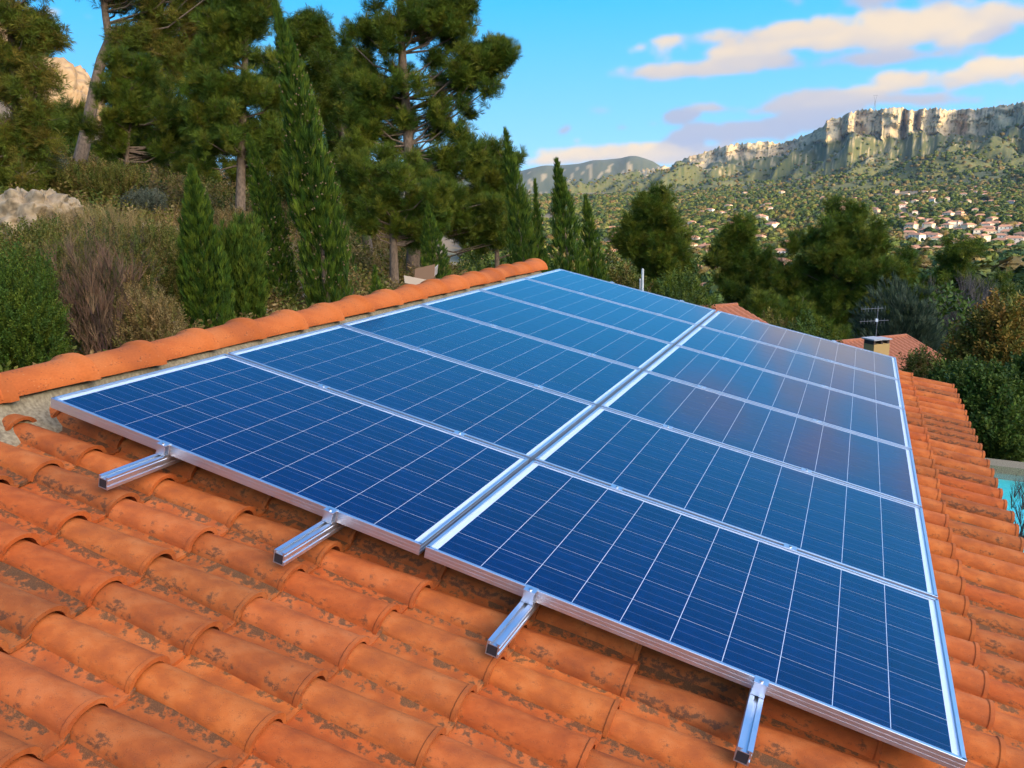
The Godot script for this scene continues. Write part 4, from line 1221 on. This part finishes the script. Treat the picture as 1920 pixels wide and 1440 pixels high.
func valley():
	rng.seed = 321
	var W := []
	var roofm := mat(0.33, 0.155, 0.08, 0.9); var dark := mat(0.03, 0.03, 0.035, 0.4)
	for q in [[0.56, 0.45, 0.28], [0.62, 0.54, 0.40], [0.52, 0.36, 0.20], [0.56, 0.46, 0.37]]:
		var wm := mat(q[0], q[1], q[2], 0.9)
		W.append(house_mesh(11.5, 9, 4.6, wm, roofm, dark)); W.append(house_mesh(15, 10, 6.6, wm, roofm, dark))
	# where houses stand, by window of the photograph: [x0, y0, x1, y1, how many, group]
	var areas := [[1690, 402, 1800, 482, 70, "town"], [1780, 425, 1920, 475, 46, "row"], [1290, 432, 1340, 560, 34, "bank"], [1420, 450, 1480, 560, 22, "bank"], [1130, 425, 1180, 500, 14, "bank"], [1280, 380, 1460, 432, 22, "woods"], [1560, 350, 1920, 400, 34, "woods"], [1250, 350, 1560, 380, 16, "woods"], [1660, 345, 1760, 380, 16, "woods"], [1800, 380, 1920, 425, 12, "woods"]]
	var looks := ["cream one-storey", "cream two-storey", "near-white one-storey", "near-white two-storey", "ochre one-storey", "ochre two-storey", "pinkish one-storey", "pinkish two-storey"]
	var text := {"town": ["%s house in the close-built valley village", "houses of the valley village"], "row": ["%s house in the long row along the valley road", "houses along the valley road"], "bank": ["%s house on the near valley bank, seen between pines", "houses on the near valley bank"], "woods": ["%s lone house in the woods below the cliffs", "scattered houses in the woods"]}
	var taken := []
	for ar in areas:
		for k in ar[4]:
			var p := hit(rf(ar[0], ar[2]), rf(ar[1], ar[3]))
			if p == Vector3.INF: continue
			var free := true
			for o in taken:
				if Vector2(o.x - p.x, o.z - p.z).length() < 15.0: free = false
			if not free: continue
			taken.append(p)
			var wi := rng.randi() % W.size()
			var o := part(numbered("valley_house"), W[wi], null, self, Vector3(p.x, G(p.x, p.z), p.z))
			o.rotation.y = rf(-0.5, 0.5) + YAW + (PI / 2 if rng.randf() < 0.3 else 0.0)
			tag(o, text[ar[5]][0] % looks[wi], "house", text[ar[5]][1])
	var cell := {}
	for p in taken:
		for f in [0.0, 12.0, 24.0]:
			var q: Vector3 = p + (EYE - p).normalized() * f
			cell[Vector2i(floori(q.x / 15.0), floori(q.z / 15.0))] = true
	var wood := [Sprays.new(), Sprays.new()]
	var cols := [Color(0.075, 0.10, 0.016), Color(0.11, 0.125, 0.02), Color(0.05, 0.075, 0.016), Color(0.15, 0.145, 0.03), Color(0.17, 0.12, 0.035)]
	for k in 150000:
		var az := rf(-3.0, 40.0); var r := 300.0 + 3000.0 * pow(rng.randf(), 0.85)
		var p := EYE + az_dir(az) * r
		var d := N2.get_noise_2d(p.x * 0.45, p.z * 0.45) + 0.6 * N2.get_noise_2d(p.x * 2.2, p.z * 2.2)
		if rng.randf() > smoothstep(-0.22, 0.30, d) * 0.85 + 0.05: continue
		if cell.has(Vector2i(floori(p.x / 15.0), floori(p.z / 15.0))): continue
		p.y = G(p.x, p.z) - 0.5
		var kind := int(clampf((N2.get_noise_2d(p.x * 1.3 + 500.0, p.z * 1.3) + 0.5 + rf(-0.3, 0.3)) * cols.size(), 0, cols.size() - 1))
		wood[k % 2].put(p, Vector3(rf(-0.1, 0.1), 1, rf(-0.1, 0.1)), rf(0, TAU), (rf(2.5, 6.5) if rng.randf() < 0.6 else rf(6.0, 12.0)), pick([cols[kind]]), rf(0.7, 1.5))
	for k in hill_pts.size():
		wood[k % 2].put(hill_pts[k] - Vector3(0, 1, 0), Vector3.UP, rf(0, TAU), rf(6.0, 13.0), pick(cols), rf(1.0, 1.6))
	# nearer trees on the shaded slope: crowns of leafy sprays
	var near := Sprays.new()
	for k in 330:
		var az := rf(-2.0, 44.0); var r := 58.0 + 250.0 * pow(rng.randf(), 1.3)
		if az > 20.0 and k % 3 == 0: r = rf(45.0, 120.0)
		var p := EYE + az_dir(az) * r
		var H := rf(3.5, 7.5)
		if p.y > 99.0: continue
		p.y = G(p.x, p.z)
		var col := pick(cols if r > 120.0 else LUSH)
		for u in 130:
			var d := rdir()
			near.put(p + Vector3(d.x * H * 0.36, H * 0.55 + d.y * H * 0.42, d.z * H * 0.36) * rf(0.85, 1.05), d + Vector3(0, 0.8, 0), rf(0, TAU), rf(0.8, 1.4), col * rf(0.75, 1.2), 1.2)
	tag(sprays(numbered("slope_woods"), near, M.sprig2, M.leaf, self), "dark mixed trees crowding the shaded slope below the house", "woods", "", "stuff")
	for i in 2:
		tag(sprays(numbered("far_woods"), wood[i], crown_far(50 + i), M.leaf, self), "wood of pines and oaks covering the valley floor" if i == 0 else "mixed paler trees among the valley wood", "woods", "", "stuff")
	# pylon on the crest
	var base := pt(1640, 204, 4200.0)
	var py := thing("pylon", "tiny lattice pylon standing on the cliff top", "pylon", base)
	var mb := MB.new()
	var arms := MB.new()
	for s in [-1, 1]:
		mb.tube([Vector3(s * 5.0, -12, 0), Vector3(s * 1.2, 34, 0), Vector3(s * 7.0, 56, 0)], [0.9, 0.7, 0.6], 4)
		for k in 5: mb.tube([Vector3(s * (5.0 - k * 0.8), k * 8.0 - 8, 0), Vector3(-s * (4.2 - k * 0.8), k * 8.0, 0)], [0.35, 0.35], 3)
	arms.tube([Vector3(-9, 56, 0), Vector3(9, 56, 0)], [0.6, 0.6], 4)
	py.rotation.y = -YAW
	part("mast", mb.commit(), mat(0.10, 0.10, 0.11, 0.6), py); part("crossarm", arms.commit(), mat(0.10, 0.10, 0.11, 0.6), py)

# ---------------------------------------------------------------- neighbours, pool, odds and ends
func tiled_slope(a: Vector3, b: Vector3, c: Vector3, d: Vector3, parent, n: int):   # ridge a-b, eaves d-c; n rolls of tile
	var mb := MB.new()
	var P := []
	var rows := 11
	var cols := n * 6 + 1
	var nn := (b - a).cross(d - a).normalized()
	if nn.y < 0: nn = -nn
	for j in rows * 2:
		for i in cols:
			var s := i / (cols - 1.0); var jj := (j + 1) / 2; var t := minf(1.0, jj / float(rows - 1))
			var w := 0.045 * absf(sin(PI * n * s)) + (0.03 if j % 2 == 0 else 0.0)
			P.append(a.lerp(b, s).lerp(d.lerp(c, s), t) + nn * w)
	mb.grid(P, cols, rows * 2)
	var o := part("roof_tiles", mb.commit(), M.clay_far, parent)
	o.set_meta("kind", "stuff")
func neighbours():
	rng.seed = 12
	M.clay_far = mat(0.46, 0.14, 0.05, 0.9)
	M.clay_far.albedo_texture = noise_tex(256, 0.05, FastNoiseLite.TYPE_SIMPLEX_SMOOTH, 4, 88, gradient([[0.0, 0.5, 0.5, 0.5], [1.0, 1, 1, 1]]))
	M.clay_far.uv1_triplanar = true
	var plaster := mat(0.40, 0.25, 0.085, 0.9)
	var brown := mat(0.06, 0.035, 0.025, 0.8)
	# house with the chimney
	var A := pt(1545, 645, 33.0)
	var B := pt(1700, 619, 35.6); B.y = A.y
	var org := on_ground(A.lerp(B, 0.5))
	var h := thing("neighbour_house", "neighbouring house with terracotta roof, chimney and aerial beyond the panels", "house", org)
	var ab := (B - A).normalized()
	var dn := Vector3(-ab.z, 0, ab.x)
	if dn.dot(EYE - A) < 0: dn = -dn
	var drop := Vector3(0, -0.95, 0)
	var a := A - org; var b := B - org
	tiled_slope(a, b, b + dn * 3.2 + drop, a + dn * 3.2 + drop, h, 19)
	tiled_slope(b, a, a - dn * 3.2 + drop, b - dn * 3.2 + drop, h, 19)
	var mb := MB.new()
	mb.tube([a, a.lerp(b, 0.5), b], [0.10, 0.10, 0.10], 8)
	part("ridge", mb.commit(), M.clay_far, h)
	mb = MB.new()
	mb.tube([b + Vector3(0, 0.02, 0), b + dn * 3.2 + drop], [0.07, 0.07], 6)
	part("verge", mb.commit(), M.clay_far, h)
	var basis := Basis(ab, Vector3.UP, -dn if ab.cross(Vector3.UP).dot(-dn) > 0 else dn)
	var L := a.distance_to(b)
	mb = MB.new()
	mb.box(Vector3(0.15, -6, -2.9), Vector3(L - 0.15, -1.0, 2.9), Transform3D(basis, a))
	part("wall", mb.commit(), plaster, h)
	var ch := pt(1643, 658, 31.3) - org
	basis = basis.scaled(Vector3(0.8, 0.8, 0.8))
	mb = MB.new()
	mb.box(Vector3(-0.42, -1.0, -0.3), Vector3(0.42, 0.34, 0.3), Transform3D(basis, ch))
	var chn := part("chimney", mb.commit(), plaster, h)
	mb = MB.new()
	for x in [-0.38, 0.02, 0.36]: mb.box(Vector3(x - 0.05, 0.34, -0.28), Vector3(x + 0.05, 0.52, 0.28), Transform3D(basis, ch))
	part("cowl_post", mb.commit(), brown, chn)
	mb = MB.new()
	mb.box(Vector3(-0.5, 0.52, -0.38), Vector3(0.16, 0.58, 0.38), Transform3D(basis, ch)); mb.box(Vector3(0.2, 0.50, -0.34), Vector3(0.5, 0.55, 0.34), Transform3D(basis, ch))
	part("cap_slab", mb.commit(), mat(0.35, 0.33, 0.31, 0.9), chn)
	# its television aerial
	var q := pt(1643, 624, 32.5)
	var an := thing("television_aerial", "thin metal television aerial standing on the neighbouring roof", "aerial", q)
	var am := mat(0.25, 0.26, 0.27, 0.5, 0.8)
	mb = MB.new()
	mb.tube([Vector3(0, -0.3, 0), Vector3(0, 0.95, 0)], [0.012, 0.012], 6)
	part("mast", mb.commit(), am, an)
	var sd := az_dir(88)
	for y in [0.86, 0.42]:
		mb = MB.new()
		mb.tube([sd * -0.62 + Vector3(0, y, 0), sd * (0.42 if y < 0.6 else 0.2) + Vector3(0, y + 0.02, 0)], [0.006, 0.006], 5)
		part("boom", mb.commit(), am, an)
		for k in 8:
			mb = MB.new()
			var c := sd * (-0.58 + k * 0.12) + Vector3(0, y, 0)
			mb.tube([c - Vector3(0, 0.10, 0), c + Vector3(0, 0.10, 0)], [0.005, 0.005], 4)
			part("element", mb.commit(), am, an)
	mb = MB.new()
	mb.box(Vector3(-0.05, 0.40, -0.05), Vector3(0.03, 0.50, 0.05))
	part("amplifier_box", mb.commit(), mat(0.75, 0.74, 0.70, 0.6), an)
	# the smaller roof in the trees
	A = pt(1325, 577, 30.0); B = pt(1382, 573, 30.7); B.y = A.y
	org = on_ground(A.lerp(B, 0.5))
	h = thing("neighbour_house", "small terracotta roof peeping over the middle of the panels' far edge", "house", org)
	a = A - org; b = B - org
	ab = (b - a).normalized(); dn = Vector3(-ab.z, 0, ab.x)
	if dn.dot(EYE - A) < 0: dn = -dn
	a -= ab * 2.0
	tiled_slope(a, b, b + dn * 2.6 + Vector3(0, -0.9, 0) + ab * 0.5, a + dn * 2.6 + Vector3(0, -0.9, 0), h, 14)
	tiled_slope(b, a, a - dn * 2.6 + Vector3(0, -0.9, 0), b - dn * 2.6 + Vector3(0, -0.9, 0), h, 14)
	mb = MB.new()
	mb.tube([a, b], [0.1, 0.1], 6)
	part("ridge", mb.commit(), M.clay_far, h)
	basis = Basis(ab, Vector3.UP, -dn if ab.cross(Vector3.UP).dot(-dn) > 0 else dn)
	mb = MB.new()
	mb.box(Vector3(0.15, -5, -2.4), Vector3(a.distance_to(b) - 0.15, -0.95, 2.4), Transform3D(basis, a))
	part("wall", mb.commit(), plaster, h)
	# white pole and its shorter companion
	var white := mat(0.50, 0.50, 0.46, 0.5)
	for w in [[1205, 503, 13.0, 0.018, "tall thin white pole beyond the far edge of the panels"], [1200, 522, 13.1, 0.011, "shorter grey stake beside the white pole"]]:
		var top := pt(w[0], w[1], w[2])
		var g := on_ground(top)
		var po := thing("pole" if w[3] > 0.015 else "stake", w[4], "pole", g)
		mb = MB.new()
		mb.tube([Vector3(0, -0.2, 0), Vector3(top.x - g.x, top.y - g.y - 0.03, top.z - g.z)], [w[3], w[3]], 10)
		part("shaft", mb.commit(), white if w[3] > 0.015 else mat(0.3, 0.29, 0.27, 0.7), po)
		mb = MB.new()
		mb.tube([Vector3(0, top.y - g.y - 0.03, 0), Vector3(0, top.y - g.y - 0.02, 0), Vector3(0, top.y - g.y, 0)], [w[3] * 1.15, w[3] * 1.15, 0.004], 10)
		part("cap", mb.commit(), white, po)
	# a torn cardboard box lying behind the ridge
	var card := mat(0.22, 0.11, 0.045, 0.9); var pale := mat(0.36, 0.25, 0.14, 0.9); var grey := mat(0.42, 0.38, 0.34, 0.9)
	var cb := thing("cardboard_box", "open cardboard box with raised flaps lying behind the ridge tiles", "box", RP(-0.60, 4.35, -0.13))
	cb.scale = Vector3(0.58, 0.58, 0.58)
	mb = MB.new()
	mb.box(Vector3(-0.25, -0.06, -0.30), Vector3(0.05, 0.03, 0.34))
	part("body", mb.commit(), card, cb)
	for f in [[Vector3(-0.05, 0.05, 0.36), Vector3(0.35, 0.55, -0.25), Vector3(0.17, 0.003, 0.13), pale], [Vector3(-0.06, 0.14, 0.05), Vector3(0.95, 0.35, 0.35), Vector3(0.17, 0.003, 0.12), card], [Vector3(-0.05, 0.13, -0.24), Vector3(0.5, -0.3, 1.0), Vector3(0.10, 0.003, 0.09), grey]]:
		mb = MB.new()
		mb.box(-f[2], f[2], Transform3D(Basis.from_euler(f[1]), f[0]))
		part("flap", mb.commit(), f[3], cb)
	# the pool below the eaves
	var pd := ray(1835, 886)
	var pc := EYE + pd * ((-3.86 - EYE.y) / pd.y)
	var y := pc.y + 0.05
	var pool := thing("swimming_pool", "turquoise swimming pool with pale stone coping below the eaves", "pool", Vector3(pc.x, y, pc.z))
	pool.rotation.y = -(YAW + deg_to_rad(30.0))
	mb = MB.new()
	for s in [[-0.6, 7.0, -0.40, 0.0], [-0.6, 7.0, 4.0, 4.4], [-0.6, -0.2, 0.001, 3.999], [6.6, 7.0, 0.001, 3.999]]:
		mb.box(Vector3(s[0], -1.6, s[2]), Vector3(s[1], 0.10, s[3]))
	part("coping", mb.commit(), M.mortar, pool)
	mb = MB.new()
	mb.box(Vector3(-0.2, -0.14, 0.0), Vector3(6.6, -0.12, 4.0))
	part("liner", mb.commit(), mat(0.05, 0.52, 0.44, 0.5), pool)
	var water := mat(0.6, 0.95, 0.95, 0.03)
	water.transparency = BaseMaterial3D.TRANSPARENCY_ALPHA
	water.albedo_color = Color(0.5, 0.95, 0.95, 0.1)
	mb = MB.new()
	mb.quad(Vector3(-0.2, -0.02, 0), Vector3(6.6, -0.02, 0), Vector3(6.6, -0.02, 4.0), Vector3(-0.2, -0.02, 4.0), Vector3.UP)
	part("water", mb.commit(), water, pool)

func _ready():
	N1.seed = 5; N1.frequency = 0.01; N1.fractal_octaves = 4
	N2.seed = 8; N2.frequency = 0.01; N2.fractal_octaves = 5
	N3.seed = 15; N3.frequency = 0.01; N3.fractal_octaves = 2
	camera_and_light()
	ground()
	mountains()
	rocks()
	house()
	solar()
	plant_kit()
	trees()
	shrubs()
	neighbours()
	valley()
